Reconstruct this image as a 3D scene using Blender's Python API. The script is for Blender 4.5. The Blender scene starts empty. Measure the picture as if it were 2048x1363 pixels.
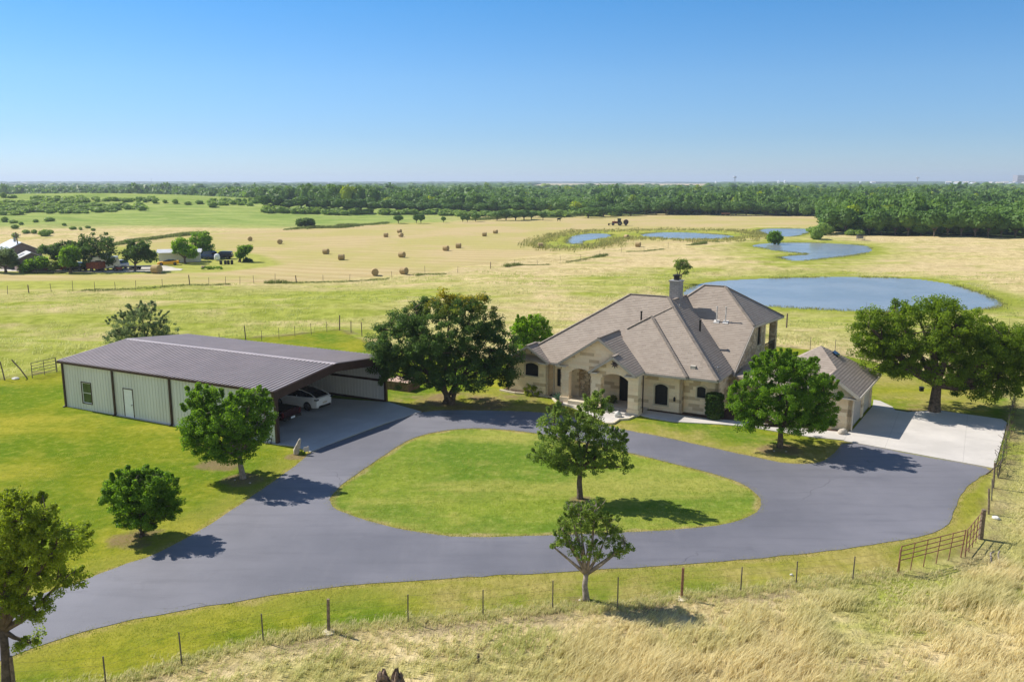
import bpy, bmesh, math, random
import numpy as np
from mathutils import Vector, Matrix
from mathutils.geometry import tessellate_polygon

# ------------------------------------------------------------------ camera, sky, sun, exposure
SC = bpy.context.scene
COL = SC.collection
FPX, CAMH = 1700.0, 17.0
PITCH = math.atan((681.5 - 362) / FPX)
CP, SP = math.cos(PITCH), math.sin(PITCH)
cam_d = bpy.data.cameras.new('camera')
cam_d.sensor_width = 36.0
cam_d.lens = 36.0 * FPX / 2048.0
cam_d.clip_start = 0.5
cam_d.clip_end = 60000
cam = bpy.data.objects.new('camera', cam_d)
cam.location = (0, 0, CAMH)
cam.rotation_euler = (math.pi / 2 - PITCH, 0, 0)
COL.objects.link(cam)
SC.camera = cam
SUN_AZ = math.radians(-27.5)      # direction in which shadows fall
SUN_EL = math.radians(44)
world = bpy.data.worlds.new('World')
SC.world = world
world.use_nodes = True
wt = world.node_tree
bg = wt.nodes['Background']
sky = wt.nodes.new('ShaderNodeTexSky')
sky.sky_type = 'NISHITA'
sky.sun_disc = False
sky.sun_elevation = SUN_EL
sky.sun_rotation = math.atan2(-math.cos(SUN_AZ), -math.sin(SUN_AZ))
sky.altitude = 300
sky.air_density = 1.0
sky.dust_density = 0.1
sky.ozone_density = 1.5
# the clear polarised blue of the photograph: the sky model tinted by elevation
wtc = wt.nodes.new('ShaderNodeTexCoord'); wsx = wt.nodes.new('ShaderNodeSeparateXYZ'); wcr = wt.nodes.new('ShaderNodeValToRGB')
wt.links.new(wtc.outputs['Generated'], wsx.inputs[0]); wt.links.new(wsx.outputs['Z'], wcr.inputs[0])
for i, (pos, c) in enumerate(((0.0, (.49, .65, 1.02)), (.05, (.42, .62, .96)), (.11, (.42, .67, .97)), (.21, (.26, .66, 1.0)), (.32, (.6, .82, 1.05)), (.65, (.75, .9, 1.05)), (1.0, (.6, .75, .95)))):
    e = wcr.color_ramp.elements[i] if i < 2 else wcr.color_ramp.elements.new(pos)
    e.position = pos; e.color = (*c, 1)
wmx = wt.nodes.new('ShaderNodeMix'); wmx.data_type = 'RGBA'; wmx.blend_type = 'MULTIPLY'; wmx.inputs[0].default_value = 1
# added warm brightening of the sky behind the camera, lifting the shaded walls
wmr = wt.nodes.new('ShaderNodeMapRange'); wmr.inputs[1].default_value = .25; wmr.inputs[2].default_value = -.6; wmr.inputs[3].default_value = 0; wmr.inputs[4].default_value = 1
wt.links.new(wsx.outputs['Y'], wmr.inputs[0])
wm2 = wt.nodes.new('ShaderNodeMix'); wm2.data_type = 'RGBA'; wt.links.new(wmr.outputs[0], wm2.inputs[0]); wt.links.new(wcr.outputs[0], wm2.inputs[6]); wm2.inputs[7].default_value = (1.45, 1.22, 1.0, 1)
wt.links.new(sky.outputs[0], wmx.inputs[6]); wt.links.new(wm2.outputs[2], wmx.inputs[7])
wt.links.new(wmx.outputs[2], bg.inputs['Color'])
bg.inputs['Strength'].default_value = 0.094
sd = bpy.data.lights.new('sun', 'SUN')
sd.energy = 4.9
sd.angle = math.radians(0.5)
sd.color = (1.0, 0.94, 0.84)
sun = bpy.data.objects.new('sun', sd)
ldir = Vector((math.cos(SUN_AZ) * math.cos(SUN_EL), math.sin(SUN_AZ) * math.cos(SUN_EL), -math.sin(SUN_EL)))
sun.rotation_euler = ldir.to_track_quat('-Z', 'Y').to_euler()
sun.location = (0, 0, 60)
COL.objects.link(sun)
SC.view_settings.view_transform = 'Standard'
SC.view_settings.look = 'None'
SC.view_settings.gamma = 1
SC.view_settings.exposure = 0.5
SC.render.engine = 'CYCLES'
HAZE = 1.6e-4

# ------------------------------------------------------------------ helpers
rnd = random.Random(7)
RN = np.random.RandomState(11)

def G(u, v, z=0.0):
    """ground point that the photograph shows at (u, v), for a plane at height z"""
    x = (u - 1024) / FPX
    y = -(v - 681.5) / FPX
    d = Vector((x, CP + y * SP, -SP + y * CP))
    t = (z - CAMH) / d.z
    return Vector((d.x * t, d.y * t, z))

def HG(u, vb, vt):
    """height of something whose foot is at (u, vb) and whose top shows at vt"""
    g = G(u, vb)
    y = -(vt - 681.5) / FPX
    return (y * g.y * CP - g.y * SP) / (CP + y * SP) + CAMH

def link(o, parent=None):
    COL.objects.link(o)
    if parent is not None:
        o.parent = parent
    return o

def tag(o, label=None, cat=None, group=None, kind=None):
    if label: o['label'] = label
    if cat: o['category'] = cat
    if group: o['group'] = group
    if kind: o['kind'] = kind
    return o

def empty(name, loc, rz=0.0, label=None, cat=None, group=None):
    o = bpy.data.objects.new(name, None)
    o.empty_display_size = 0.3
    o.location = loc
    o.rotation_euler = (0, 0, rz)
    link(o)
    return tag(o, label, cat, group)

def copy_tree(o, parent=None):
    c = o.copy()
    COL.objects.link(c)
    c.parent = parent
    for ch in o.children:
        copy_tree(ch, c)
    return c

def np_mesh(name, V, F, attrs=None, smooth=False):
    """V (n,3), F (m,k) equal sized faces"""
    me = bpy.data.meshes.new(name)
    V = np.asarray(V, dtype=np.float32)
    F = np.asarray(F, dtype=np.int32)
    n, (m, k) = len(V), F.shape
    me.vertices.add(n)
    me.vertices.foreach_set('co', V.ravel())
    me.loops.add(m * k)
    me.loops.foreach_set('vertex_index', F.ravel())
    me.polygons.add(m)
    me.polygons.foreach_set('loop_start', np.arange(0, m * k, k, dtype=np.int32))
    me.polygons.foreach_set('loop_total', np.full(m, k, dtype=np.int32))
    if smooth:
        me.polygons.foreach_set('use_smooth', np.ones(m, dtype=bool))
    for an, (dom, data) in (attrs or {}).items():
        a = me.attributes.new(an, 'FLOAT', dom)
        a.data.foreach_set('value', np.asarray(data, dtype=np.float32))
    me.update()
    me.validate()
    return me

class MB:
    def __init__(s):
        s.v = []; s.f = []
    def add(s, vs, fs):
        o = len(s.v)
        s.v += [tuple(v) for v in vs]
        s.f += [tuple(i + o for i in f) for f in fs]
        return s
    def box(s, x0, x1, y0, y1, z0, z1):
        return s.add([(x0,y0,z0),(x1,y0,z0),(x1,y1,z0),(x0,y1,z0),(x0,y0,z1),(x1,y0,z1),(x1,y1,z1),(x0,y1,z1)],
                     [(0,3,2,1),(4,5,6,7),(0,1,5,4),(1,2,6,5),(2,3,7,6),(3,0,4,7)])
    def beam(s, p, q, w, h, up=(0,0,1)):
        p, q = Vector(p), Vector(q)
        d = (q - p).normalized()
        sd_ = d.cross(Vector(up))
        if sd_.length < 1e-4: sd_ = Vector((1,0,0))
        sd_.normalize()
        u = sd_.cross(d).normalized()
        a, b = sd_ * (w / 2), u * (h / 2)
        vs = [p-a-b, p+a-b, p+a+b, p-a+b, q-a-b, q+a-b, q+a+b, q-a+b]
        return s.add(vs, [(0,1,2,3),(4,7,6,5),(0,4,5,1),(1,5,6,2),(2,6,7,3),(3,7,4,0)])
    def slab(s, pts, t=0.2, dirn=(0,0,-1)):
        pts = [Vector(p) for p in pts]
        n = len(pts)
        nrm = Vector((0,0,0))
        for i in range(n):
            a, b = pts[i], pts[(i+1) % n]
            nrm += a.cross(b)
        d = Vector(dirn) * t
        if nrm.dot(d) > 0:
            pts = pts[::-1]
        low = [p + d for p in pts]
        o = list(range(n))
        fs = [tuple(o), tuple(reversed([i + n for i in o]))]
        for i in range(n):
            j = (i + 1) % n
            fs.append((i, i + n, j + n, j))
        return s.add(pts + low, fs)
    def tube(s, pts, rad, n=6, cap=True):
        pts = [Vector(p) for p in pts]
        if not hasattr(rad, '__len__'): rad = [rad] * len(pts)
        vs = []; fs = []
        for i, p in enumerate(pts):
            d = (pts[min(i+1, len(pts)-1)] - pts[max(i-1, 0)])
            if d.length < 1e-6: d = Vector((0,0,1))
            d.normalize()
            a = d.cross(Vector((0,0,1)) if abs(d.z) < 0.9 else Vector((1,0,0))).normalized()
            b = d.cross(a)
            for k in range(n):
                t = 2 * math.pi * k / n
                vs.append(p + (a * math.cos(t) + b * math.sin(t)) * rad[i])
        for i in range(len(pts) - 1):
            for k in range(n):
                l = (k + 1) % n
                fs.append((i*n+k, i*n+l, (i+1)*n+l, (i+1)*n+k))
        if cap:
            fs.append(tuple(range(n))[::-1]); fs.append(tuple((len(pts)-1)*n + k for k in range(n)))
        return s.add(vs, fs)
    def lathe(s, prof, c=(0,0,0), n=16, axis='z'):
        vs = []; fs = []
        for (r, h) in prof:
            for k in range(n):
                t = 2*math.pi*k/n
                if axis == 'z': vs.append((c[0]+r*math.cos(t), c[1]+r*math.sin(t), c[2]+h))
                elif axis == 'y': vs.append((c[0]+r*math.cos(t), c[1]+h, c[2]+r*math.sin(t)))
                else: vs.append((c[0]+h, c[1]+r*math.cos(t), c[2]+r*math.sin(t)))
        for i in range(len(prof)-1):
            for k in range(n):
                l = (k+1) % n
                fs.append((i*n+k, i*n+l, (i+1)*n+l, (i+1)*n+k))
        fs.append(tuple(range(n))[::-1]); fs.append(tuple((len(prof)-1)*n+k for k in range(n)))
        return s.add(vs, fs)
    def build(s, name, mat, parent=None, smooth=False, bevel=0.0, loc=None):
        me = bpy.data.meshes.new(name)
        me.from_pydata(s.v, [], s.f)
        bm = bmesh.new(); bm.from_mesh(me)
        bmesh.ops.recalc_face_normals(bm, faces=bm.faces)
        bm.to_mesh(me); bm.free()
        if mat: me.materials.append(mat)
        if smooth:
            me.polygons.foreach_set('use_smooth', [True] * len(me.polygons))
        o = bpy.data.objects.new(name, me)
        link(o, parent)
        if bevel:
            m = o.modifiers.new('bevel', 'BEVEL'); m.width = bevel; m.segments = 2; m.limit_method = 'ANGLE'
        if loc is not None: o.location = loc
        return o

# ------------------------------------------------------------------ materials
def new_mat(name):
    m = bpy.data.materials.new(name)
    m.use_nodes = True
    nt = m.node_tree
    return m, nt, nt.nodes['Principled BSDF']

def N(nt, t, **kw):
    n = nt.nodes.new(t)
    for k, v in kw.items():
        if k in n.inputs: n.inputs[k].default_value = v
        else: setattr(n, k, v)
    return n

def mixc(nt, fac, a, b):
    m = nt.nodes.new('ShaderNodeMix'); m.data_type = 'RGBA'
    for sock, val in ((m.inputs[0], fac), (m.inputs[6], a), (m.inputs[7], b)):
        if isinstance(val, (int, float)): sock.default_value = val
        elif isinstance(val, tuple): sock.default_value = (*val, 1) if len(val) == 3 else val
        else: nt.links.new(val, sock)
    return m.outputs[2]

def mth(nt, op, a, b=None, c=None, clamp=False):
    m = nt.nodes.new('ShaderNodeMath'); m.operation = op; m.use_clamp = clamp
    for i, val in enumerate((a, b, c)):
        if val is None: continue
        if isinstance(val, (int, float)): m.inputs[i].default_value = val
        else: nt.links.new(val, m.inputs[i])
    return m.outputs[0]

def mrange(nt, v, a, b, c=0.0, d=1.0, smooth=True):
    m = nt.nodes.new('ShaderNodeMapRange')
    m.interpolation_type = 'SMOOTHSTEP' if smooth else 'LINEAR'
    nt.links.new(v, m.inputs[0])
    for i, x in enumerate((a, b, c, d)): m.inputs[i+1].default_value = x
    return m.outputs[0]

def noise(nt, vec, scale, detail=4, rough=0.55, sc=None):
    if sc is not None:
        mp = nt.nodes.new('ShaderNodeMapping'); mp.inputs['Scale'].default_value = sc[:3]
        if len(sc) > 3: mp.inputs['Rotation'].default_value = (0, 0, sc[3])
        nt.links.new(vec, mp.inputs[0]); vec = mp.outputs[0]
    n = nt.nodes.new('ShaderNodeTexNoise')
    n.inputs['Scale'].default_value = scale; n.inputs['Detail'].default_value = detail; n.inputs['Roughness'].default_value = rough
    nt.links.new(vec, n.inputs['Vector'])
    return n.outputs[0]

def bump(nt, bsdf, h, strength=0.5, dist=0.05):
    b = nt.nodes.new('ShaderNodeBump'); b.inputs['Strength'].default_value = strength; b.inputs['Distance'].default_value = dist
    nt.links.new(h, b.inputs['Height']); nt.links.new(b.outputs[0], bsdf.inputs['Normal'])

def coord(nt, kind='Object'):
    return nt.nodes.new('ShaderNodeTexCoord').outputs[kind]

def plain(name, c, rough=0.7, metal=0.0, var=0.18, scale=3.0, bmp=0.0, spec=0.3):
    m, nt, b = new_mat(name)
    co = coord(nt)
    n = noise(nt, co, scale, 5)
    dark = tuple(x * (1 - var) for x in c); lite = tuple(min(1, x * (1 + var)) for x in c)
    nt.links.new(mixc(nt, mrange(nt, n, .3, .7), dark, lite), b.inputs['Base Color'])
    b.inputs['Roughness'].default_value = rough
    b.inputs['Metallic'].default_value = metal
    b.inputs['Specular IOR Level'].default_value = spec
    if bmp:
        bump(nt, b, noise(nt, co, scale * 8, 4), bmp, 0.02)
    return m

def foliage(name, dark, lite, tip=None, trans=0.5):
    m, nt, b = new_mat(name)
    a = nt.nodes.new('ShaderNodeAttribute'); a.attribute_name = 'tint'
    c = mixc(nt, mrange(nt, a.outputs['Fac'], 0.0, 1.0, smooth=False), dark, lite)
    if tip:
        t = nt.nodes.new('ShaderNodeAttribute'); t.attribute_name = 'tip'
        c = mixc(nt, t.outputs['Fac'], c, tip)
    nt.links.new(c, b.inputs['Base Color'])
    b.inputs['Roughness'].default_value = 0.5
    b.inputs['Specular IOR Level'].default_value = 0.12
    tr = nt.nodes.new('ShaderNodeBsdfTranslucent')
    hsv = N(nt, 'ShaderNodeHueSaturation', Hue=0.49, Saturation=1.1, Value=1.7)
    nt.links.new(c, hsv.inputs['Color']); nt.links.new(hsv.outputs[0], tr.inputs[0])
    mx = nt.nodes.new('ShaderNodeMixShader'); mx.inputs[0].default_value = trans
    nt.links.new(b.outputs[0], mx.inputs[1]); nt.links.new(tr.outputs[0], mx.inputs[2])
    nt.links.new(mx.outputs[0], nt.nodes['Material Output'].inputs[0])
    return m

M = {}
M['scrub_foliage'] = foliage('scrub_foliage', (.12, .20, .045), (.25, .36, .08), (.35, .4, .1), trans=.4)
M['bark'] = plain('bark', (.11, .085, .065), .95, var=.4, scale=6, bmp=.6)
M['bark_pale'] = plain('bark_pale', (.26, .22, .19), .95, var=.35, scale=6, bmp=.5)
M['leaf_mid'] = foliage('leaf_mid', (.080, .165, .018), (.19, .33, .040))
M['leaf_dark'] = foliage('leaf_dark', (.045, .088, .022), (.105, .18, .045), (.34, .28, .02))
M['leaf_oak'] = foliage('leaf_oak', (.075, .135, .014), (.20, .29, .035))
M['leaf_lime'] = foliage('leaf_lime', (.11, .22, .018), (.24, .40, .035))
M['leaf_olive'] = foliage('leaf_olive', (.11, .17, .03), (.24, .31, .07))
M['leaf_grey'] = foliage('leaf_grey', (.09, .135, .055), (.18, .24, .10))
M['leaf_soft'] = foliage('leaf_soft', (.10, .165, .035), (.24, .33, .07))
M['leaf_airy'] = foliage('leaf_airy', (.12, .18, .02), (.30, .38, .05))
M['leaf_yellow'] = foliage('leaf_yellow', (.14, .19, .015), (.27, .32, .03))
M['wood_foliage'] = foliage('wood_foliage', (.065, .130, .030), (.15, .255, .050), (.30, .38, .03), trans=.3)
M['steel_brown'] = plain('steel_brown', (.055, .030, .024), .45, var=.15)
M['rust'] = plain('rust', (.25, .13, .08), .85, var=.35, scale=12)
M['post_wood'] = plain('post_wood', (.20, .15, .11), .9, var=.35, scale=9, bmp=.4)
M['post_steel'] = plain('post_steel', (.13, .11, .095), .7, var=.3)
M['wire'] = plain('wire', (.14, .13, .12), .5, metal=.6)
M['white_paint'] = plain('white_paint', (.82, .86, .90), .45, var=.04)
M['trim'] = plain('trim', (.56, .51, .44), .6, var=.06)
M['glass_dark'] = plain('glass_dark', (.012, .015, .022), .08, var=.1, spec=.5)
M['screen_dark'] = plain('screen_dark', (.014, .015, .018), .6, var=.2)
M['black'] = plain('black', (.02, .02, .02), .6, var=.1)
M['rubber'] = plain('rubber', (.018, .018, .018), .85, var=.1)
M['wheel_metal'] = plain('wheel_metal', (.12, .12, .125), .35, metal=.7, var=.1)
M['boulder'] = plain('boulder', (.45, .40, .34), .9, var=.25, scale=5, bmp=.5)
M['grey_metal'] = plain('grey_metal', (.30, .31, .33), .4, metal=.5, var=.1)
M['galv'] = plain('galv', (.62, .62, .60), .35, metal=.3, var=.1)
M['blue_grey'] = plain('blue_grey', (.30, .29, .33), .5, var=.1)  # even bluish grey, darker than galv
M['star'] = plain('star', (.10, .085, .11), .5)
M['fascia'] = plain('fascia', (.42, .385, .34), .6, var=.06)
M['door_tan'] = plain('door_tan', (.50, .46, .42), .6, var=.05)
M['roof_cap'] = plain('roof_cap', (.25, .21, .175), .85, var=.2, scale=4)
M['trim_grey'] = plain('trim_grey', (.36, .36, .37), .8)
M['deck'] = plain('deck', (.20, .13, .085), .85, var=.25, scale=5)
M['lid'] = plain('lid', (.48, .33, .25), .8, var=.15)
M['dead_wood'] = plain('dead_wood', (.19, .135, .10), .95, var=.7, scale=7, bmp=1.0)
M['glass_barn'] = plain('glass_barn', (.05, .09, .04), .1, var=.3, spec=.5)
M['mulch'] = plain('mulch', (.085, .050, .036), .95, var=.5, scale=14, bmp=.8)

M['gravel'] = plain('gravel', (.50, .46, .38), .9, var=.2, scale=.5)
def concrete(name, c, joint=None, ang=0.0):
    m, nt, b = new_mat(name)
    co = coord(nt)
    n1 = noise(nt, co, .35, 5); n2 = noise(nt, co, 9, 4)
    base = mixc(nt, mrange(nt, n1, .3, .7), tuple(x * .86 for x in c), tuple(x * 1.06 for x in c))
    base = mixc(nt, mth(nt, 'MULTIPLY', mrange(nt, n2, .35, .75), .25), base, tuple(x * .8 for x in c))
    base = mixc(nt, mth(nt, 'MULTIPLY', mrange(nt, noise(nt, co, .8, 6, .7, (.5, 1.4, 1, .5)), .54, .70), .30), base, tuple(x * .62 for x in c))
    if joint:
        mp = N(nt, 'ShaderNodeMapping'); mp.inputs['Rotation'].default_value = (0, 0, ang)
        nt.links.new(co, mp.inputs[0])
        sx = nt.nodes.new('ShaderNodeSeparateXYZ'); nt.links.new(mp.outputs[0], sx.inputs[0])
        ds = []
        for o_ in ('X', 'Y'):
            f = mth(nt, 'FRACT', mth(nt, 'DIVIDE', sx.outputs[o_], joint))
            ds.append(mth(nt, 'LESS_THAN', f, .02 / joint * 1.2))
        base = mixc(nt, mth(nt, 'MULTIPLY', mth(nt, 'MAXIMUM', ds[0], ds[1]), .45), base, tuple(x * .35 for x in c))
    nt.links.new(base, b.inputs['Base Color'])
    b.inputs['Roughness'].default_value = .85
    bump(nt, b, n2, .2, .01)
    return m
M['concrete'] = concrete('concrete', (.55, .515, .475), 4.5, math.radians(29))
M['concrete_grey'] = concrete('concrete_grey', (.46, .46, .46), 6.0, math.radians(27))

def brick_grey():
    m, nt, b = new_mat('chimney_brick')
    co = coord(nt); sx = nt.nodes.new('ShaderNodeSeparateXYZ'); nt.links.new(co, sx.inputs[0])
    cx = nt.nodes.new('ShaderNodeCombineXYZ'); nt.links.new(mth(nt, 'ADD', sx.outputs['X'], sx.outputs['Y']), cx.inputs[0]); nt.links.new(sx.outputs['Z'], cx.inputs[1])
    br = nt.nodes.new('ShaderNodeTexBrick'); nt.links.new(cx.outputs[0], br.inputs['Vector'])
    for k, v in (('Scale', 1.0), ('Mortar Size', .012), ('Brick Width', .4), ('Row Height', .16)): br.inputs[k].default_value = v
    br.inputs['Color1'].default_value = (.20, .20, .215, 1); br.inputs['Color2'].default_value = (.28, .28, .295, 1); br.inputs['Mortar'].default_value = (.40, .40, .40, 1)
    nt.links.new(br.outputs['Color'], b.inputs['Base Color']); b.inputs['Roughness'].default_value = .9
    return m
M['chimney_brick'] = brick_grey()

def asphalt():
    m, nt, b = new_mat('asphalt')
    co = coord(nt)
    big = noise(nt, co, .06, 5, .6)
    streak = noise(nt, co, .9, 6, .65, (.22, 1.6, 1, .35))
    streak2 = noise(nt, co, 1.2, 5, .6, (1.3, .2, 1, .9))
    fine = noise(nt, co, 30, 3)
    c = mixc(nt, mrange(nt, big, .32, .68), (.108, .109, .132), (.19, .187, .215))
    c = mixc(nt, mth(nt, 'MULTIPLY', mrange(nt, streak, .46, .74), .38), c, (.078, .078, .098))
    c = mixc(nt, mth(nt, 'MULTIPLY', mrange(nt, streak2, .50, .80), .16), c, (.22, .21, .23))
    c = mixc(nt, mth(nt, 'MULTIPLY', mrange(nt, fine, .4, .7), .25), c, (.20, .20, .21))
    vo = nt.nodes.new('ShaderNodeTexVoronoi'); vo.feature = 'DISTANCE_TO_EDGE'; vo.inputs['Scale'].default_value = .11
    wp = nt.nodes.new('ShaderNodeVectorMath'); wp.operation = 'ADD'
    wn_ = nt.nodes.new('ShaderNodeTexNoise'); wn_.inputs['Scale'].default_value = .35; wn_.inputs['Detail'].default_value = 6; nt.links.new(co, wn_.inputs['Vector'])
    ws = nt.nodes.new('ShaderNodeVectorMath'); ws.operation = 'SCALE'; ws.inputs['Scale'].default_value = 4.0; nt.links.new(wn_.outputs['Color'], ws.inputs[0])
    nt.links.new(co, wp.inputs[0]); nt.links.new(ws.outputs[0], wp.inputs[1]); nt.links.new(wp.outputs[0], vo.inputs['Vector'])
    crack = mth(nt, 'MULTIPLY', mrange(nt, vo.outputs[0], .0, .006, 1, 0), mrange(nt, noise(nt, co, .12, 3), .52, .6))
    c = mixc(nt, mth(nt, 'MULTIPLY', crack, .6), c, (.045, .045, .055))
    blot = mrange(nt, noise(nt, co, .5, 6, .7), .60, .72)
    c = mixc(nt, mth(nt, 'MULTIPLY', blot, .3), c, (.08, .08, .095))
    nt.links.new(c, b.inputs['Base Color'])
    b.inputs['Roughness'].default_value = .62
    b.inputs['Specular IOR Level'].default_value = .45
    bump(nt, b, fine, .35, .01)
    return m
M['asphalt'] = asphalt()

def wallvec(nt):
    """texture vector (along the wall, height) for upright walls in house axes"""
    co = coord(nt)
    sx = nt.nodes.new('ShaderNodeSeparateXYZ'); nt.links.new(co, sx.inputs[0])
    cx = nt.nodes.new('ShaderNodeCombineXYZ')
    nt.links.new(mth(nt, 'ADD', sx.outputs['X'], sx.outputs['Y']), cx.inputs['X'])
    nt.links.new(sx.outputs['Z'], cx.inputs['Y'])
    return cx.outputs[0], sx, co

def limestone():
    m, nt, b = new_mat('limestone')
    vec, sx, co = wallvec(nt)
    br = nt.nodes.new('ShaderNodeTexBrick')
    nt.links.new(vec, br.inputs['Vector'])
    br.offset = .37; br.squash = .7; br.squash_frequency = 3
    for k, v in (('Scale', 1.0), ('Mortar Size', .008), ('Mortar Smooth', .2), ('Bias', 0.0), ('Brick Width', .85), ('Row Height', .26)):
        br.inputs[k].default_value = v
    br.inputs['Color1'].default_value = (0, 0, 0, 1); br.inputs['Color2'].default_value = (1, 1, 1, 1); br.inputs['Mortar'].default_value = (.5, .5, .5, 1)
    bw = nt.nodes.new('ShaderNodeRGBToBW'); nt.links.new(br.outputs['Color'], bw.inputs[0])
    base = mixc(nt, bw.outputs[0], (.84, .67, .46), (.90, .78, .59))
    tan = mrange(nt, bw.outputs[0], .82, .86)
    base = mixc(nt, mth(nt, 'MULTIPLY', tan, .75), base, (.46, .33, .19))
    base = mixc(nt, mth(nt, 'MULTIPLY', mrange(nt, noise(nt, co, 5, 5), .4, .75), .3), base, (.62, .54, .40))
    base = mixc(nt, mth(nt, 'MULTIPLY', br.outputs['Fac'], .3), base, (.55, .48, .36))
    nt.links.new(base, b.inputs['Base Color'])
    b.inputs['Roughness'].default_value = .9
    bump(nt, b, mth(nt, 'ADD', mth(nt, 'MULTIPLY', br.outputs['Fac'], -1.0), noise(nt, co, 14, 4)), .4, .02)
    return m
M['limestone'] = limestone()

def rubble():
    m, nt, b = new_mat('rubble_stone')
    vec, sx, co = wallvec(nt)
    mp = N(nt, 'ShaderNodeMapping'); mp.inputs['Scale'].default_value = (2.6, 4.6, 1); nt.links.new(vec, mp.inputs[0])
    v = nt.nodes.new('ShaderNodeTexVoronoi'); nt.links.new(mp.outputs[0], v.inputs['Vector']); v.inputs['Scale'].default_value = 1
    v2 = nt.nodes.new('ShaderNodeTexVoronoi'); v2.feature = 'DISTANCE_TO_EDGE'; nt.links.new(mp.outputs[0], v2.inputs['Vector']); v2.inputs['Scale'].default_value = 1
    bw = nt.nodes.new('ShaderNodeRGBToBW'); nt.links.new(v.outputs['Color'], bw.inputs[0])
    base = mixc(nt, mrange(nt, bw.outputs[0], .2, .8), (.50, .38, .24), (.78, .66, .48))
    base = mixc(nt, mrange(nt, v2.outputs[0], .0, .07, 1, 0), base, (.36, .30, .22))
    base = mixc(nt, mth(nt, 'MULTIPLY', mrange(nt, noise(nt, co, 3, 5), .5, .7), .5), base, (.28, .24, .19))
    nt.links.new(base, b.inputs['Base Color'])
    b.inputs['Roughness'].default_value = .92
    bump(nt, b, mth(nt, 'ADD', mrange(nt, v2.outputs[0], 0, .12), mth(nt, 'MULTIPLY', noise(nt, co, 9, 4), .6)), .9, .05)
    return m
M['rubble'] = rubble()

def shingles(name='roof_shingles', c0=(.268, .218, .178), c1=(.335, .278, .230)):
    m, nt, b = new_mat(name)
    co = coord(nt)
    sx = nt.nodes.new('ShaderNodeSeparateXYZ'); nt.links.new(co, sx.inputs[0])
    row = mth(nt, 'DIVIDE', sx.outputs['Z'], .115)
    fr = mth(nt, 'FRACT', row)
    # staggered tile cells along each course
    nrm_ = nt.nodes.new('ShaderNodeSeparateXYZ'); nt.links.new(coord(nt, 'Normal'), nrm_.inputs[0])
    sel = mth(nt, 'GREATER_THAN', mth(nt, 'ABSOLUTE', nrm_.outputs['X']), mth(nt, 'ABSOLUTE', nrm_.outputs['Y']))
    along = mth(nt, 'ADD', mth(nt, 'MULTIPLY', sx.outputs['Y'], sel), mth(nt, 'MULTIPLY', sx.outputs['X'], mth(nt, 'SUBTRACT', 1.0, sel)))
    cell = nt.nodes.new('ShaderNodeCombineXYZ')
    nt.links.new(mth(nt, 'FLOOR', mth(nt, 'ADD', mth(nt, 'DIVIDE', along, .33), mth(nt, 'MULTIPLY', mth(nt, 'FLOOR', row), .5))), cell.inputs[0])
    nt.links.new(mth(nt, 'FLOOR', row), cell.inputs[1])
    wn = nt.nodes.new('ShaderNodeTexWhiteNoise'); wn.noise_dimensions = '2D'; nt.links.new(cell.outputs[0], wn.inputs['Vector'])
    base = mixc(nt, wn.outputs['Value'], c0, c1)
    base = mixc(nt, mth(nt, 'MULTIPLY', mrange(nt, noise(nt, co, .5, 5), .35, .7), .45), base, tuple(x * 1.1 for x in c1))
    nt.links.new(base, b.inputs['Base Color'])
    b.inputs['Roughness'].default_value = .8
    bump(nt, b, mth(nt, 'ADD', mth(nt, 'MULTIPLY', wn.outputs['Value'], .5), noise(nt, co, 12, 4)), .5, .03)
    return m
M['roof'] = shingles()

def sheet_metal(name, c, rough=.45, var=.06, metal=.0):
    m, nt, b = new_mat(name)
    co = coord(nt)
    n = noise(nt, co, .8, 5, .6, (1, 1, .15))
    base = mixc(nt, mrange(nt, n, .3, .7), tuple(x*(1-var) for x in c), tuple(x*(1+var) for x in c))
    base = mixc(nt, mth(nt, 'MULTIPLY', mrange(nt, noise(nt, co, 7, 4), .55, .8), .2), base, tuple(x*.7 for x in c))
    nt.links.new(base, b.inputs['Base Color'])
    b.inputs['Roughness'].default_value = rough; b.inputs['Metallic'].default_value = metal
    return m
M['barn_wall'] = sheet_metal('barn_wall', (.66, .69, .69))
M['barn_inner'] = sheet_metal('barn_inner', (.62, .62, .62))
M['barn_roof'] = sheet_metal('barn_roof', (.47, .405, .39), .42, metal=.3)
M['ridge_cap'] = sheet_metal('ridge_cap', (.43, .37, .36), .4)

# ------------------------------------------------------------------ terrain
def pix_poly(pts): return np.array([G(u, v)[:2] for u, v in pts])

def smooth_poly(P, it=2):
    for _ in range(it):
        Q = []
        n = len(P)
        for i in range(n):
            a, b = P[i], P[(i+1) % n]
            Q.append(a*.75 + b*.25); Q.append(a*.25 + b*.75)
        P = np.array(Q)
    return P

def sdf(P, X, Y):
    """signed distance to polygon, positive inside"""
    d = np.full(X.shape, 1e18); ins = np.zeros(X.shape, bool)
    n = len(P)
    for i in range(n):
        ax, ay = P[i]; bx, by = P[(i+1) % n]
        ex, ey = bx-ax, by-ay
        wx, wy = X-ax, Y-ay
        t = np.clip((wx*ex + wy*ey) / (ex*ex + ey*ey + 1e-12), 0, 1)
        d = np.minimum(d, (wx-ex*t)**2 + (wy-ey*t)**2)
        c = ((ay > Y) != (by > Y))
        with np.errstate(divide='ignore', invalid='ignore'):
            xi = (bx-ax) * (Y-ay) / (by-ay if by != ay else 1e-12) + ax
        ins ^= c & (X < xi)
    d = np.sqrt(d)
    return np.where(ins, d, -d)

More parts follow.
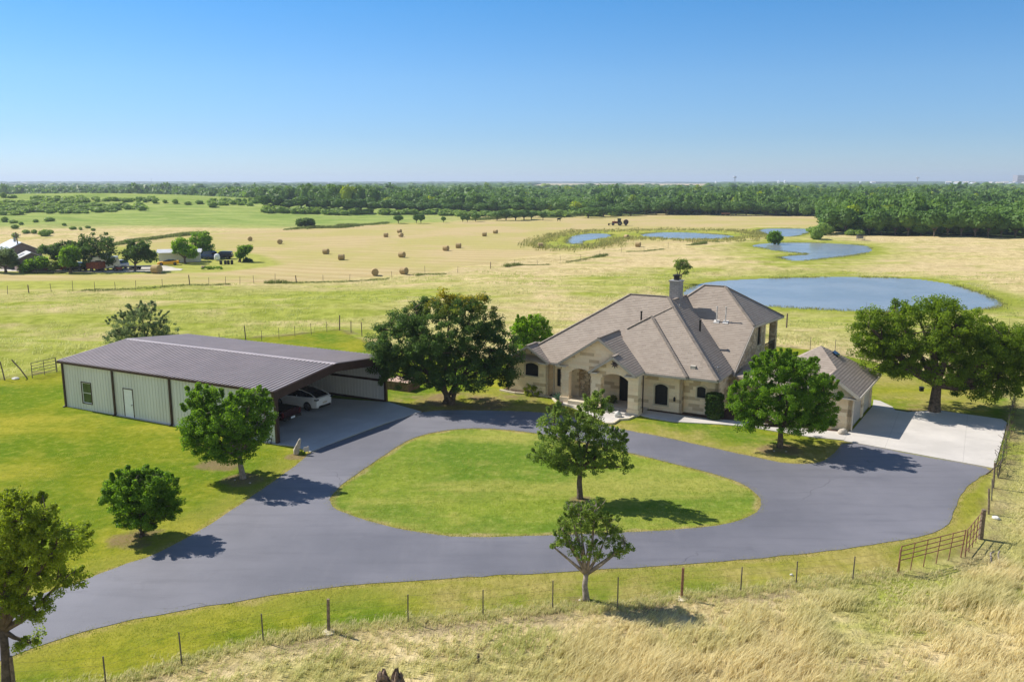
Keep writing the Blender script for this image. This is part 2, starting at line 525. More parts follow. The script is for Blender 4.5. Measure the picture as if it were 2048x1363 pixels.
PONDS = {
 'big': [(1365,584),(1385,571),(1420,562),(1480,558),(1560,555),(1650,553),(1780,554),(1850,559),(1900,567),(1940,579),(1975,591),(2000,602),(2006,609),(1985,615),(1900,619),(1790,621),(1690,619),(1580,613),(1500,607),(1430,600),(1385,594)],
 'slough': [(1129,486),(1167,488),(1165,480),(1205,476),(1228,469),(1200,466),(1176,466),(1141,472)],
 'marsh': [(1280,467),(1337,463),(1410,466),(1472,471),(1450,477),(1352,477),(1290,472)],
 'upper': [(1513,458),(1553,456),(1622,457),(1620,464),(1582,474),(1553,473),(1525,466)],
 'middle': [(1502,490),(1537,485),(1607,484),(1687,487),(1738,491),(1745,501),(1714,509),(1647,516),(1602,521),(1574,518),(1552,513),(1590,509),(1625,507),(1567,502),(1515,493)],
}
POND_P = {k: smooth_poly(pix_poly(v), 2) for k, v in PONDS.items()}
LAWN = pix_poly([(-500,775),(0,758),(115,742),(300,700),(480,676),(560,672),(640,662),(682,658),(735,682),(800,700),(1000,720),(1200,700),(1400,690),(1552,692),(1618,698),(1720,716),(1820,740),(1950,775),(2026,798),(2018,845),(1998,930),(1982,1000),(1966,1040),(1961,1080),(1925,1112),(1797,1146),(1705,1162),(1592,1170),(1481,1185),(1363,1197),(1235,1213),(1105,1221),(966,1233),(816,1245),(657,1264),(527,1287),(364,1332),(212,1378),(30,1430),(-400,1600)])
HAY = pix_poly([(-700,612),(0,588),(250,577),(500,567),(700,556),(850,545),(1000,524),(1100,510),(1250,495),(1400,485),(1480,478),(1505,462),(1512,452),(1645,455),(1650,434),(1300,430),(1160,434),(1000,440),(800,448),(620,458),(480,462),(330,473),(228,487),(225,530),(100,545),(-700,552)])
MARSH = smooth_poly(pix_poly([(1065,489),(1090,477),(1150,463),(1300,459),(1480,460),(1530,470),(1500,479),(1400,481),(1300,477),(1232,479),(1218,490),(1150,497),(1085,496)]), 1)
NBR = pix_poly([(-400,540),(-400,500),(60,500),(230,492),(330,505),(440,500),(520,510),(560,528),(430,545),(250,548),(60,548)])
GREEN1 = pix_poly([(1380,560),(1200,590),(1190,560),(1330,540),(1500,548),(1560,520),(1480,505),(1500,470),(1620,480),(1770,490),(1760,512),(1640,535),(1700,545),(1850,552),(2010,598),(2060,640),(2060,700),(1560,660),(1520,625),(1380,610)])
GREEN2 = pix_poly([(2010,830),(2060,700),(2300,750),(2300,1250),(2080,1180),(2010,1130),(1960,1110),(1970,1020)])
GREEN3 = pix_poly([(1640,1262),(1760,1300),(1850,1240),(1960,1130),(1800,1150),(1720,1190),(1650,1230)])

DRY1 = pix_poly([(1235,848),(1300,850),(1420,866),(1560,884),(1690,896),(1650,930),(1480,915),(1330,885),(1240,866)])
DRY2 = pix_poly([(780,1175),(1080,1152),(1500,1126),(1880,1070),(1960,1040),(1950,1100),(1800,1150),(1480,1188),(1100,1225),(900,1240)])
DRY3 = pix_poly([(1960,780),(1740,770),(1700,740),(1850,760),(2030,800),(2020,840),(1850,835),(1780,812),(1760,790)])
DRY4 = pix_poly([(780,790),(1040,780),(1120,815),(1060,822),(850,820),(790,806)])
def vnoise(X, Y, s, seed=0):
    """cheap smooth value noise"""
    xs, ys = X / s, Y / s
    xi, yi = np.floor(xs).astype(np.int64), np.floor(ys).astype(np.int64)
    xf, yf = xs - xi, ys - yi
    xf = xf*xf*(3-2*xf); yf = yf*yf*(3-2*yf)
    def h(a, b):
        n = (a * 374761393 + b * 668265263 + seed * 1442695041) & 0x7fffffff
        n = ((n ^ (n >> 13)) * 1274126177) & 0x7fffffff
        return ((n ^ (n >> 16)) & 0xffff) / 65535.0
    return (h(xi,yi)*(1-xf) + h(xi+1,yi)*xf)*(1-yf) + (h(xi,yi+1)*(1-xf) + h(xi+1,yi+1)*xf)*yf

def sstep(a, b, x):
    t = np.clip((x-a)/(b-a), 0, 1); return t*t*(3-2*t)

def height(X, Y):
    X = np.asarray(X, float); Y = np.asarray(Y, float)
    hh = 10.0*np.exp(-(((X+255)/150)**2 + ((Y-500)/95)**2)) + 2.2*np.exp(-(((X+140)/70)**2 + ((Y-430)/60)**2))
    hh = hh + 2.0*np.exp(-(((X+330)/100)**2 + ((Y-380)/70)**2))
    dl = sdf(LAWN, X, Y)
    out = sstep(0.5, 9, -dl)
    und = (vnoise(X*.6, Y*1.6, 17, 3)-.5)*1.15 + (vnoise(X*.4+Y*.3, Y*1.3, 9, 13)-.5)*.35 + (vnoise(X, Y*1.4, 7, 5)-.5)*.22 + (vnoise(X, Y, 2.3, 8)-.5)*.10
    dh = sdf(HAY, X, Y)
    und = und * out * (1 - .8*sstep(-4, 6, dh)) * sstep(6, 50, Y)
    hh = hh + und*np.clip(Y/80, .25, 1.0)
    hh = hh + sstep(900, 4000, Y)*(vnoise(X, Y, 1400, 9)-.35)*10
    for k, P in POND_P.items():
        dp = sdf(P, X, Y)
        w = sstep(-9, 0, dp)
        hh = hh*(1-w) + w*(-.10)
        hh = np.where(dp > 0, -.10 - np.minimum(dp*.35, .9), hh)
    return hh

def hz(x, y): return float(height(np.array([x]), np.array([y]))[0])

def ground_sheet():
    rows = [2.0]
    while rows[-1] < 14000:
        rows.append(rows[-1] + max(.42, (rows[-1]-60)*.0085 if rows[-1] > 60 else .42))
        if rows[-1] < 60: rows[-1] = rows[-1] + (2.0 if rows[-1] < 50 else 0)
    R = np.array(rows)
    K = 460
    T = np.linspace(-1.0, 1.0, K)
    T = np.sign(T) * (0.78*np.abs(T) + .22*np.abs(T)**3) * .95
    D, TT = np.meshgrid(R, T, indexing='ij')
    X = D*TT; Y = D - 60
    Z = height(X, Y)
    n, k = X.shape
    V = np.stack([X, Y, Z], -1).reshape(-1, 3)
    i = np.arange(n-1)[:, None]*k + np.arange(k-1)[None, :]
    F = np.stack([i, i+1, i+k+1, i+k], -1).reshape(-1, 4)
    Xf, Yf = X.ravel(), Y.ravel()
    lawn = np.clip(sdf(LAWN, Xf, Yf), -20, 20)
    hay = np.clip(sdf(HAY, Xf, Yf), -30, 30)
    drv = np.clip(-sdf(DRIVE, Xf, Yf), -20, 20)
    isl = np.clip(-sdf(ISLAND, Xf, Yf), -20, 20)
    # distance outside the asphalt, seen from both the outer edge and the island
    edge = np.where(drv > 0, drv, np.where(isl < 0, -isl, 0))
    gr = np.zeros_like(Xf)
    for P, wd, am in ((GREEN1, 14, .9), (GREEN2, 4, .8), (GREEN3, 2, .8), (MARSH, 4, 1.0), (NBR, 8, .9)):
        gr = np.maximum(gr, am*sstep(-wd, wd*.3, sdf(P, Xf, Yf)))
    pond = np.full_like(Xf, 1e3)
    for P in POND_P.values():
        pond = np.minimum(pond, -sdf(P, Xf, Yf))
    gr = np.maximum(gr, sstep(11, 2, pond))
    gr = np.maximum(gr, .85*sstep(300, 350, Yf)*sstep(560, 480, Xf*0+Yf)*sstep(20, -60, Xf))
    meadow = .8*sstep(300, 340, Yf)*sstep(640, 520, Yf)*sstep(10, -60, Xf)*sstep(-1, 6, -hay)
    gr = np.maximum(gr, (.95*sstep(25, -30, Xf)*(.45+.9*vnoise(Xf, Yf*2.2, 26, 90)))*sstep(58, 70, Yf)*sstep(175, 135, Yf))
    wood = forest_mask(Xf, Yf)
    dry = np.zeros_like(Xf)
    for P, am in ((DRY1, .95), (DRY2, .75), (DRY3, .6), (DRY4, .6)): dry = np.maximum(dry, am*sstep(-1.5, 1.2, sdf(P, Xf, Yf)))
    bare = np.zeros_like(Xf)
    for (u, v, r_, am) in ((900,812,5.5,.75),(1560,897,1.6,.9),(486,960,1.5,.9),(440,930,1.6,.9),(285,1076,1.6,.85),(1160,998,.9,.8),(1172,1202,1.0,.8),(1850,825,3.0,.7),(594,912,.9,.9),(1040,790,2.5,.7)):
        g = G(u, v); bare = np.maximum(bare, am*sstep(r_*1.5, r_*.5, np.hypot(Xf-g.x, (Yf-g.y)*1.1)))
    uu = 1024 + FPX*Xf/np.maximum(Yf, 1)
    ff = ((Yf > 1900) & (Yf < 5600) & (uu > 1060) & (uu < 1420)).astype(float)
    wood = wood*(1-ff)
    me = np_mesh('ground', V, F, {'lawn': ('POINT', lawn), 'hay': ('POINT', hay), 'edge': ('POINT', np.clip(edge, 0, 20)), 'green': ('POINT', gr),
                                  'pond': ('POINT', np.clip(pond, -5, 40)), 'wood': ('POINT', wood), 'farfield': ('POINT', ff), 'meadow': ('POINT', meadow), 'dry': ('POINT', dry), 'bare': ('POINT', bare), 'island': ('POINT', np.clip(-isl, -5, 5)), 'marsh': ('POINT', np.clip(sdf(MARSH, Xf, Yf), -20, 20))}, smooth=True)
    me.materials.append(ground_mat())
    o = bpy.data.objects.new('ground', me)
    link(o); tag(o, kind='structure')
    return o

def ground_mat():
    m, nt, b = new_mat('ground')
    co = coord(nt)
    def A(n):
        a = nt.nodes.new('ShaderNodeAttribute'); a.attribute_name = n; return a.outputs['Fac']
    n_fine = noise(nt, co, 7, 5, .6)
    n_blade = noise(nt, co, 3.0, 6, .7, (1, .5, 1))
    n_mid = noise(nt, co, .45, 6, .6)
    n_pat = noise(nt, co, .11, 6, .6)
    n_big = noise(nt, co, .028, 6, .6)
    n_str = noise(nt, co, .10, 6, .62, (.45, 1.7, 1))
    # dry pasture
    dry = mixc(nt, mrange(nt, mth(nt, 'ADD', mth(nt, 'MULTIPLY', n_blade, .55), mth(nt, 'MULTIPLY', n_mid, .45)), .38, .62), (.40, .315, .14), (.70, .57, .31))
    dry = mixc(nt, mrange(nt, n_big, .42, .60, 0, .5), dry, (.56, .44, .25))
    grn = mixc(nt, mrange(nt, n_mid, .3, .7), (.22, .26, .035), (.38, .40, .085))
    gfac = mth(nt, 'ADD', mth(nt, 'MULTIPLY', A('green'), .8), mrange(nt, n_str, .47, .64, 0, .5))
    gfac = mth(nt, 'SUBTRACT', gfac, mrange(nt, n_pat, .5, .7, 0, .55), clamp=True)
    past = mixc(nt, gfac, dry, grn)
    past = mixc(nt, mth(nt, 'MULTIPLY', mrange(nt, n_fine, .50, .70), .45), past, (.17, .15, .05))  # dark flecks painted in for the shadow among grass tufts
    past = mixc(nt, A('meadow'), past, mixc(nt, mrange(nt, n_str, .42, .62), (.17, .27, .06), (.32, .38, .12)))
    # hay field with mown rows
    mp = N(nt, 'ShaderNodeMapping'); mp.inputs['Rotation'].default_value = (0, 0, .30); nt.links.new(co, mp.inputs[0])
    wv = N(nt, 'ShaderNodeTexWave'); wv.bands_direction = 'Y'; wv.wave_profile = 'SIN'
    nt.links.new(mp.outputs[0], wv.inputs['Vector'])
    for k_, v_ in (('Scale', .055), ('Distortion', 9.0), ('Detail', 2.0), ('Detail Scale', .35)): wv.inputs[k_].default_value = v_
    hayc = mixc(nt, mrange(nt, wv.outputs['Fac'], -.4, 1.4), (.42, .325, .16), (.50, .40, .215))
    hayc = mixc(nt, mth(nt, 'MULTIPLY', mrange(nt, n_big, .40, .58), .7), hayc, (.38, .35, .115))
    hayc = mixc(nt, mth(nt, 'MULTIPLY', mrange(nt, n_mid, .45, .75), .25), hayc, (.36, .29, .12))
    hfac = mrange(nt, mth(nt, 'ADD', A('hay'), mth(nt, 'MULTIPLY', mth(nt, 'SUBTRACT', n_mid, .5), 6)), -1, 2)
    col = mixc(nt, hfac, past, hayc)
    col = mixc(nt, mth(nt, 'MULTIPLY', mth(nt, 'MULTIPLY', mrange(nt, A('green'), .5, .9), hfac), .8), col, grn)
    # marsh round the oval pond
    mf = mrange(nt, mth(nt, 'ADD', A('marsh'), mth(nt, 'MULTIPLY', mth(nt, 'SUBTRACT', n_mid, .5), 5)), -1, 1.5)
    col = mixc(nt, mf, col, mixc(nt, mrange(nt, n_pat, .4, .6), (.24, .29, .055), (.38, .36, .08)))
    # pond banks
    bank = mrange(nt, mth(nt, 'ADD', A('pond'), mth(nt, 'MULTIPLY', mth(nt, 'SUBTRACT', n_mid, .5), 5)), .6, 6.0, 1, 0)
    col = mixc(nt, mth(nt, 'MULTIPLY', bank, .85), col, (.24, .27, .04))
    col = mixc(nt, mrange(nt, mth(nt, 'ADD', A('pond'), mth(nt, 'MULTIPLY', n_fine, .6)), .1, .8, 1, 0), col, (.14, .12, .07))
    # mown lawn
    lawn = mixc(nt, mrange(nt, n_pat, .40, .60), (.110, .180, .016), (.25, .25, .024))
    lawn = mixc(nt, mth(nt, 'MULTIPLY', mrange(nt, noise(nt, co, .05, 5), .45, .65), .7), lawn, (.13, .185, .010))
    lawn = mixc(nt, mth(nt, 'MULTIPLY', mrange(nt, n_str, .52, .66), .55), lawn, (.37, .33, .045))
    lawn = mixc(nt, mth(nt, 'MULTIPLY', mrange(nt, n_fine, .48, .70), .45), lawn, (.085, .125, .010))
    lawn = mixc(nt, mth(nt, 'MULTIPLY', mrange(nt, n_mid, .52, .68), .35), lawn, (.33, .30, .045))
    n_spk = noise(nt, co, 1.7, 6, .75)
    lawn = mixc(nt, mth(nt, 'MULTIPLY', mrange(nt, n_spk, .50, .66), .45), lawn, (.34, .33, .06))
    lawn = mixc(nt, mth(nt, 'MULTIPLY', mrange(nt, n_spk, .50, .36), .40), lawn, (.075, .13, .010))
    efac = mrange(nt, mth(nt, 'ADD', A('edge'), mth(nt, 'MULTIPLY', mth(nt, 'SUBTRACT', n_mid, .5), 2.0)), -.15, .42, 1, 0)
    lawn = mixc(nt, mth(nt, 'MULTIPLY', efac, .75), lawn, (.42, .31, .17))
    e2 = mrange(nt, mth(nt, 'ADD', A('edge'), mth(nt, 'MULTIPLY', mth(nt, 'SUBTRACT', n_pat, .5), 5)), .3, 2.6, 1, 0)
    lawn = mixc(nt, mth(nt, 'MULTIPLY', e2, .45), lawn, (.31, .27, .055))
    isl = mixc(nt, mrange(nt, n_pat, .38, .62), (.115, .19, .022), (.21, .26, .035))
    isl = mixc(nt, mth(nt, 'MULTIPLY', mrange(nt, n_str, .48, .64), .6), isl, (.36, .33, .085))
    isl = mixc(nt, mth(nt, 'MULTIPLY', mrange(nt, n_fine, .48, .70), .4), isl, (.07, .115, .014))
    isl = mixc(nt, mth(nt, 'MULTIPLY', mrange(nt, n_mid, .54, .68), .35), isl, (.33, .30, .08))
    isl = mixc(nt, mth(nt, 'MULTIPLY', mrange(nt, n_spk, .50, .66), .45), isl, (.33, .34, .09))
    isl = mixc(nt, mth(nt, 'MULTIPLY', mrange(nt, n_spk, .50, .36), .40), isl, (.07, .13, .016))
    isl = mixc(nt, mth(nt, 'MULTIPLY', efac, .75), isl, (.42, .31, .17))
    lawn = mixc(nt, mrange(nt, A('island'), -.5, .5), lawn, isl)
    dryl = mixc(nt, mrange(nt, n_blade, .35, .65), (.26, .21, .075), (.42, .34, .13))
    dfac = mth(nt, 'MULTIPLY', A('dry'), mrange(nt, mth(nt, 'ADD', mth(nt, 'MULTIPLY', n_mid, .6), mth(nt, 'MULTIPLY', n_pat, .5)), .42, .64))
    lawn = mixc(nt, dfac, lawn, dryl)
    soil = mixc(nt, n_fine, (.13, .085, .05), (.30, .215, .13))
    sfac = mrange(nt, mth(nt, 'ADD', A('bare'), mth(nt, 'MULTIPLY', mth(nt, 'SUBTRACT', n_mid, .5), 1.6)), .45, .9)
    lawn = mixc(nt, mth(nt, 'MULTIPLY', sfac, .8), lawn, soil)
    lfac = mrange(nt, mth(nt, 'ADD', A('lawn'), mth(nt, 'MULTIPLY', mth(nt, 'SUBTRACT', n_mid, .5), 2.2)), -.35, .5)
    col = mixc(nt, lfac, col, lawn)
    # bare strip under the fence line
    bf = mth(nt, 'MULTIPLY', mrange(nt, mth(nt, 'ABSOLUTE', mth(nt, 'ADD', A('lawn'), .3)), .2, 1.3, 1, 0), mrange(nt, n_mid, .42, .62))
    col = mixc(nt, mth(nt, 'MULTIPLY', bf, .65), col, (.16, .12, .075))
    # ground under the far wood and far country
    col = mixc(nt, A('wood'), col, (.06, .085, .03))
    sx = nt.nodes.new('ShaderNodeSeparateXYZ'); nt.links.new(co, sx.inputs[0])
    far = noise(nt, co, .0009, 4, .6, (1, .35, 1))
    farc = mixc(nt, mrange(nt, far, .50, .56), (.05, .075, .03), (.42, .34, .18))
    farc = mixc(nt, A('farfield'), farc, (.46, .37, .19))
    col = mixc(nt, mth(nt, 'MAXIMUM', mrange(nt, sx.outputs['Y'], 2300, 2900), A('farfield')), col, farc)
    nt.links.new(col, b.inputs['Base Color'])
    b.inputs['Roughness'].default_value = .95
    b.inputs['Specular IOR Level'].default_value = 0.0
    rough_amt = mth(nt, 'SUBTRACT', 1.0, mth(nt, 'MULTIPLY', mth(nt, 'MAXIMUM', lfac, hfac), .65))
    hsum = mth(nt, 'ADD', mth(nt, 'MULTIPLY', n_mid, 1.2), mth(nt, 'MULTIPLY', n_blade, .8))
    bump(nt, b, mth(nt, 'MULTIPLY', hsum, rough_amt), .9, .28)
    return m

WOOD_EDGE = [(-900,396),(0,398),(300,401),(430,407),(520,418),(692,427),(874,427),(1085,430),(1249,429),(1366,430),(1568,431),(1645,433),(1653,463),(1700,468),(1800,471),(2048,476),(2900,482)]
_wu = np.array([p[0] for p in WOOD_EDGE], float)
_wy = np.array([G(u, v)[1] for u, v in WOOD_EDGE])
_wx = np.array([G(u, v)[0] for u, v in WOOD_EDGE])
_wt = _wx / _wy
def wood_front(t): return np.interp(t, _wt, _wy)
def forest_mask(X, Y):
    f = wood_front(X/np.maximum(Y, 1))
    return np.where((Y > f+2) & (Y < 2600), 1.0, 0.0)*sstep(0, 1, (Y > 30)*1.0)

# ------------------------------------------------------------------ driveway, pads, walks
DRIVE_PX = [(620,904),(700,874),(770,848),(843,823),(896,820),(998,821),(1083,824),(1140,833),(1200,848),(1261,862),(1330,874),(1400,890),(1479,907),(1530,918),(1571,926),(1621,928),(1652,919),(1674,902),(1688,883),(1760,896),(1840,911),(1920,925),(1989,938),(1953,958),(1926,982),(1911,1012),(1901,1042),(1880,1061),(1824,1077),(1760,1087),(1688,1097),(1560,1112),(1450,1122),(1300,1133),(1150,1142),(1080,1146),(960,1152),(861,1159),(790,1163),(714,1169),(600,1181),(520,1194),(440,1208),(340,1225),(238,1244),(160,1264),(92,1287),(0,1320),(-200,1404),(-500,1560),(-900,1420),(-300,1298),(0,1214),(100,1182),(190,1151),(240,1132),(305,1110),(360,1084),(407,1056),(470,1015),(520,981),(575,944),(606,919)]
ISL_PX = [(657,1002),(668,984),(688,966),(718,943),(749,923),(793,893),(820,878),(852,868),(890,860),(939,856),(985,857),(1027,861),(1083,868),(1140,878),(1200,892),(1272,908),(1325,921),(1374,934),(1441,951),(1475,962),(1501,976),(1519,993),(1523,1006),(1518,1020),(1494,1036),(1450,1048),(1380,1057),(1278,1063),(1180,1067),(1102,1070),(1000,1073),(920,1074),(860,1067),(802,1058),(744,1044),(700,1030),(668,1016)]
DRIVE = pix_poly(DRIVE_PX); ISLAND = smooth_poly(pix_poly(ISL_PX), 1)

def wobble(P, step=.7, amp=.05, seed=1):
    Q = []
    r = random.Random(seed)
    n = len(P)
    for i in range(n):
        a, b = P[i], P[(i+1) % n]
        L = float(np.hypot(*(b-a))); k = max(1, int(L/step))
        for j in range(k):
            t = j/k
            p = a*(1-t) + b*t
            Q.append(p + np.array([r.uniform(-amp, amp), r.uniform(-amp, amp)]))
    return np.array(Q)

def sheet(name, loops, z, thick, mat, kind='structure', parent=None, origin=(0, 0)):
    """flat slab with holes from 2-D loops"""
    pts = [[Vector((p[0]-origin[0], p[1]-origin[1], 0)) for p in L] for L in loops]
    tris = tessellate_polygon(pts)
    allp = [p for L in pts for p in L]
    n = len(allp)
    v = [(p.x, p.y, z) for p in allp] + [(p.x, p.y, z-thick) for p in allp]
    f = [tuple(t) for t in tris]
    o = 0
    for L in pts:
        k = len(L)
        for i in range(k):
            a, b_ = o+i, o+(i+1) % k
            f.append((a, b_, b_+n, a+n))
        o += k
    me = bpy.data.meshes.new(name); me.from_pydata(v, [], f)
    bm = bmesh.new(); bm.from_mesh(me); bmesh.ops.recalc_face_normals(bm, faces=bm.faces)
    # keep the top facing up
    up = sum((fc.normal.z*fc.calc_area()) for fc in bm.faces if all(abs(vv.co.z-z) < 1e-5 for vv in fc.verts))
    if up < 0: bmesh.ops.reverse_faces(bm, faces=bm.faces)
    bm.to_mesh(me); bm.free()
    me.materials.append(mat)
    ob = bpy.data.objects.new(name, me); link(ob, parent)
    if kind: ob['kind'] = kind
    return ob

G_obj = ground_sheet()
sheet('driveway', [wobble(smooth_poly(DRIVE, 1), .6, .06, 2), wobble(ISLAND, .6, .045, 3)], .02, .2, M['asphalt'])
PAD_PX = [(1688,882),(1989,937),(2014,846),(2004,839),(1868,820),(1845,823),(1815,825),(1785,820),(1745,813),(1704,862),(1697,864)]
sheet('concrete_pad', [pix_poly(PAD_PX)], .055, .2, M['concrete'])
SLAB_PX = [(554,889),(588,893),(621,904),(700,873),(770,847),(843,824),(777,805)]
inner = [(-30.1, 69.6), (-29.5, 60.8)]
sheet('carport_slab', [np.array([tuple(G(u, v)[:2]) for u, v in SLAB_PX] + inner)], .06, .2, M['concrete_grey'])
def mound(name, loop, z, mat, label=None):
    return sheet(name, [loop], z, .25, mat)

# ponds
def water_mat():
    m, nt, b = new_mat('water')
    co = coord(nt)
    n = noise(nt, co, 1.6, 4, .6, (1, 1.6, 1)); n2 = noise(nt, co, .09, 4)
    nt.links.new(mixc(nt, mrange(nt, n2, .35, .65), (.20, .24, .27), (.25, .285, .31)), b.inputs['Base Color'])
    b.inputs['Roughness'].default_value = .2
    b.inputs['IOR'].default_value = 1.33
    bump(nt, b, n, .35, .08)
    return m
M['water'] = water_mat()
for k, P in POND_P.items():
    c = P.mean(0)
    d = P - c
    Q = c + d*(1 + 1.2/np.maximum(np.hypot(d[:,0], d[:,1]), 1)[:, None])
    sheet('pond', [Q], -.12, .02, M['water'])

# ------------------------------------------------------------------ the stone house
HA = math.radians(-29)
HO = G(1275, 832)
HU = Vector((math.cos(HA), math.sin(HA), 0)); HV = Vector((-math.sin(HA), math.cos(HA), 0))
def hw(a, b, z=0.0): return HO + HU*a + HV*b + Vector((0, 0, z))

house = empty('stone_house', HO, HA, 'large cream limestone house with brown hipped shingle roofs and a grey chimney', 'house')

def panel(mb, p0, p1, top, bot=0.0, holes=(), thick=.25, inward=1):
    """upright wall from p0 to p1 (2-D); top is a height or list of (s, z); holes = (s0, s1, z0, z1, rise)"""
    p0, p1 = Vector(p0), Vector(p1)
    L = (p1-p0).length; d = (p1-p0)/L
    nrm = Vector((-d.y, d.x))*inward*thick
    tops = top if isinstance(top, (list, tuple)) else [(0, top), (L, top)]
    # a hole that starts at the floor is cut out of the outline
    outline = [(0, bot)]
    for h in sorted([h for h in holes if h[2] <= bot+1e-4]):
        outline += [(h[0], bot)] + arch(h)[1:-1] + [(h[1], bot)]
    outline += [(L, bot)] + [(s_, z_) for s_, z_ in sorted(tops, reverse=True)]
    loops = [outline] + [list(reversed(arch(h))) for h in holes if h[2] > bot+1e-4]
    pts = [[Vector((s_, z_, 0)) for s_, z_ in lp] for lp in loops]
    tris = tessellate_polygon(pts)
    flat = [q for lp in loops for q in lp]
    n = len(flat)
    v = [(p0.x+d.x*s_, p0.y+d.y*s_, z_) for s_, z_ in flat] + [(p0.x+d.x*s_+nrm.x, p0.y+d.y*s_+nrm.y, z_) for s_, z_ in flat]
    f = [tuple(t) for t in tris] + [tuple(i+n for i in reversed(t)) for t in tris]
    o = 0
    for lp in loops:
        k = len(lp)
        for i in range(k):
            f.append((o+i, o+(i+1) % k, o+(i+1) % k+n, o+i+n))
        o += k
    mb.add(v, f)

def arch(h):
    s0, s1, z0, z1, r = h
    if r <= 0: return [(s0, z0), (s0, z1), (s1, z1), (s1, z0)]
    pts = [(s0, z0)]
    K = 10
    for i in range(K+1):
        t = i/K
        pts.append((s0+(s1-s0)*t, z1-r + r*math.sin(math.pi*t)**.8))
    return pts + [(s1, z0)]

def window(parent, p0, p1, h, name='window', depth=.12, pane=None, frame=None, mull=True, surround=True):
    """frame, pane and pale surround for hole h of the wall p0-p1 (2-D, outward normal on the right of p0->p1)"""
    p0, p1 = Vector(p0), Vector(p1)
    d = (p1-p0).normalized(); inn = Vector((-d.y, d.x))
    def w(s_, off, z_): return (p0.x+d.x*s_+inn.x*off, p0.y+d.y*s_+inn.y*off, z_)
    A = arch(h)
    mb = MB()
    v = [w(s_, depth, z_) for s_, z_ in A] + [w(s_, depth+.02, z_) for s_, z_ in A]
    k = len(A)
    mb.add(v, [tuple(range(k)), tuple(range(k, 2*k))] + [(i, (i+1) % k, (i+1) % k+k, i+k) for i in range(k)])
    win = mb.build(name, pane or M['screen_dark'], parent)
    fr = MB()
    cx, cz = (h[0]+h[1])/2, (h[2]+h[3])/2
    for i in range(k):
        a, b_ = A[i], A[(i+1) % k]
        ia = (a[0]+(cx-a[0])*.09, a[1]+(cz-a[1])*.06); ib = (b_[0]+(cx-b_[0])*.09, b_[1]+(cz-b_[1])*.06)
        fr.add([w(a[0], depth-.03, a[1]), w(b_[0], depth-.03, b_[1]), w(ib[0], depth-.03, ib[1]), w(ia[0], depth-.03, ia[1]),
                w(a[0], depth+.01, a[1]), w(b_[0], depth+.01, b_[1]), w(ib[0], depth+.01, ib[1]), w(ia[0], depth+.01, ia[1])],
               [(0,1,2,3), (0,4,5,1), (3,2,6,7), (4,7,6,5), (0,3,7,4), (1,5,6,2)])
    if mull:
        zc_ = h[2]+(h[3]-h[2])*.5
        fr.add([w(h[0]+.04, depth-.025, zc_-.02), w(h[1]-.04, depth-.025, zc_-.02), w(h[1]-.04, depth-.025, zc_+.02), w(h[0]+.04, depth-.025, zc_+.02)], [(0,1,2,3)])
    fr.build('frame', frame or M['black'], win)
    if surround:
        sb = MB()
        for i in range(k-1):
            a, b_ = A[i], A[i+1]
            def out(p): 
                dx, dz = p[0]-cx, p[1]-cz
                return (p[0]+math.copysign(.10, dx), p[1] + (.10 if dz > 0 and abs(dx) < (h[1]-h[0])/2-.01 or dz > 0 else 0))
            oa, ob_ = out(a), out(b_)
            sb.add([w(a[0], -.03, a[1]), w(b_[0], -.03, b_[1]), w(ob_[0], -.03, ob_[1]), w(oa[0], -.03, oa[1]),
                    w(a[0], .02, a[1]), w(b_[0], .02, b_[1]), w(ob_[0], .02, ob_[1]), w(oa[0], .02, oa[1])],
                   [(0,1,2,3), (0,4,5,1), (3,2,6,7), (4,7,6,5), (0,3,7,4), (1,5,6,2)])
        sb.build('surround', M['trim_stone'], win)
        sl = MB()
        q = [w(h[0]-.12, -.06, h[2]-.10), w(h[1]+.12, -.06, h[2]-.10), w(h[1]+.12, .05, h[2]-.10), w(h[0]-.12, .05, h[2]-.10)]
        sl.slab([(x, y, h[2]) for x, y, _ in q], .10)
        sl.build('sill', M['trim_stone'], win)
    return win
M['trim_stone'] = plain('trim_stone', (.60, .53, .40), .85, var=.08, scale=2)

hwall = MB()
W_P2 = ((-.9, 2.2), (2.65, 2.2)); h_p2 = (1.4, 2.42, .5, 2.08, .2)
W_C = ((2.65, 2.65), (5.2, 2.65)); h_c = (.95, 1.6, 1.3, 2.14, .12)
panel(hwall, *W_P2, 3.1, 0, [h_p2])
panel(hwall, (2.65, 2.2), (2.65, 2.66), 3.05)
panel(hwall, *W_C, 3.05, 0, [h_c])
panel(hwall, (5.2, 2.65), (5.2, 5.8), 2.95, 0)
W_N = ((5.2, 5.75), (8.2, 5.75)); h_n = (.25, .55, 1.2, 1.9, 0)
panel(hwall, *W_N, 2.5, 0, [h_n])
# left wing
W_L = ((-12.2, 2.0), (-8.35, 2.0)); h_l = (1.75, 2.95, 2.0-.45, 2.62, .2)
panel(hwall, *W_L, [(0, 2.7), (2.25, 4.02), (3.85, 3.0)], 0, [h_l])
panel(hwall, (-8.35, 2.0), (-8.35, 2.85), 2.85)
W_R = ((-8.35, 2.8), (-6.3, 2.8)); h_r = (.38, .76, .75, 2.2, 0)
panel(hwall, *W_R, 3.2, 0, [h_r])
panel(hwall, (-12.2, 13.6), (-12.2, 2.0), 2.95)
panel(hwall, (-8.35, 13.6), (-12.2, 13.6), 2.95)
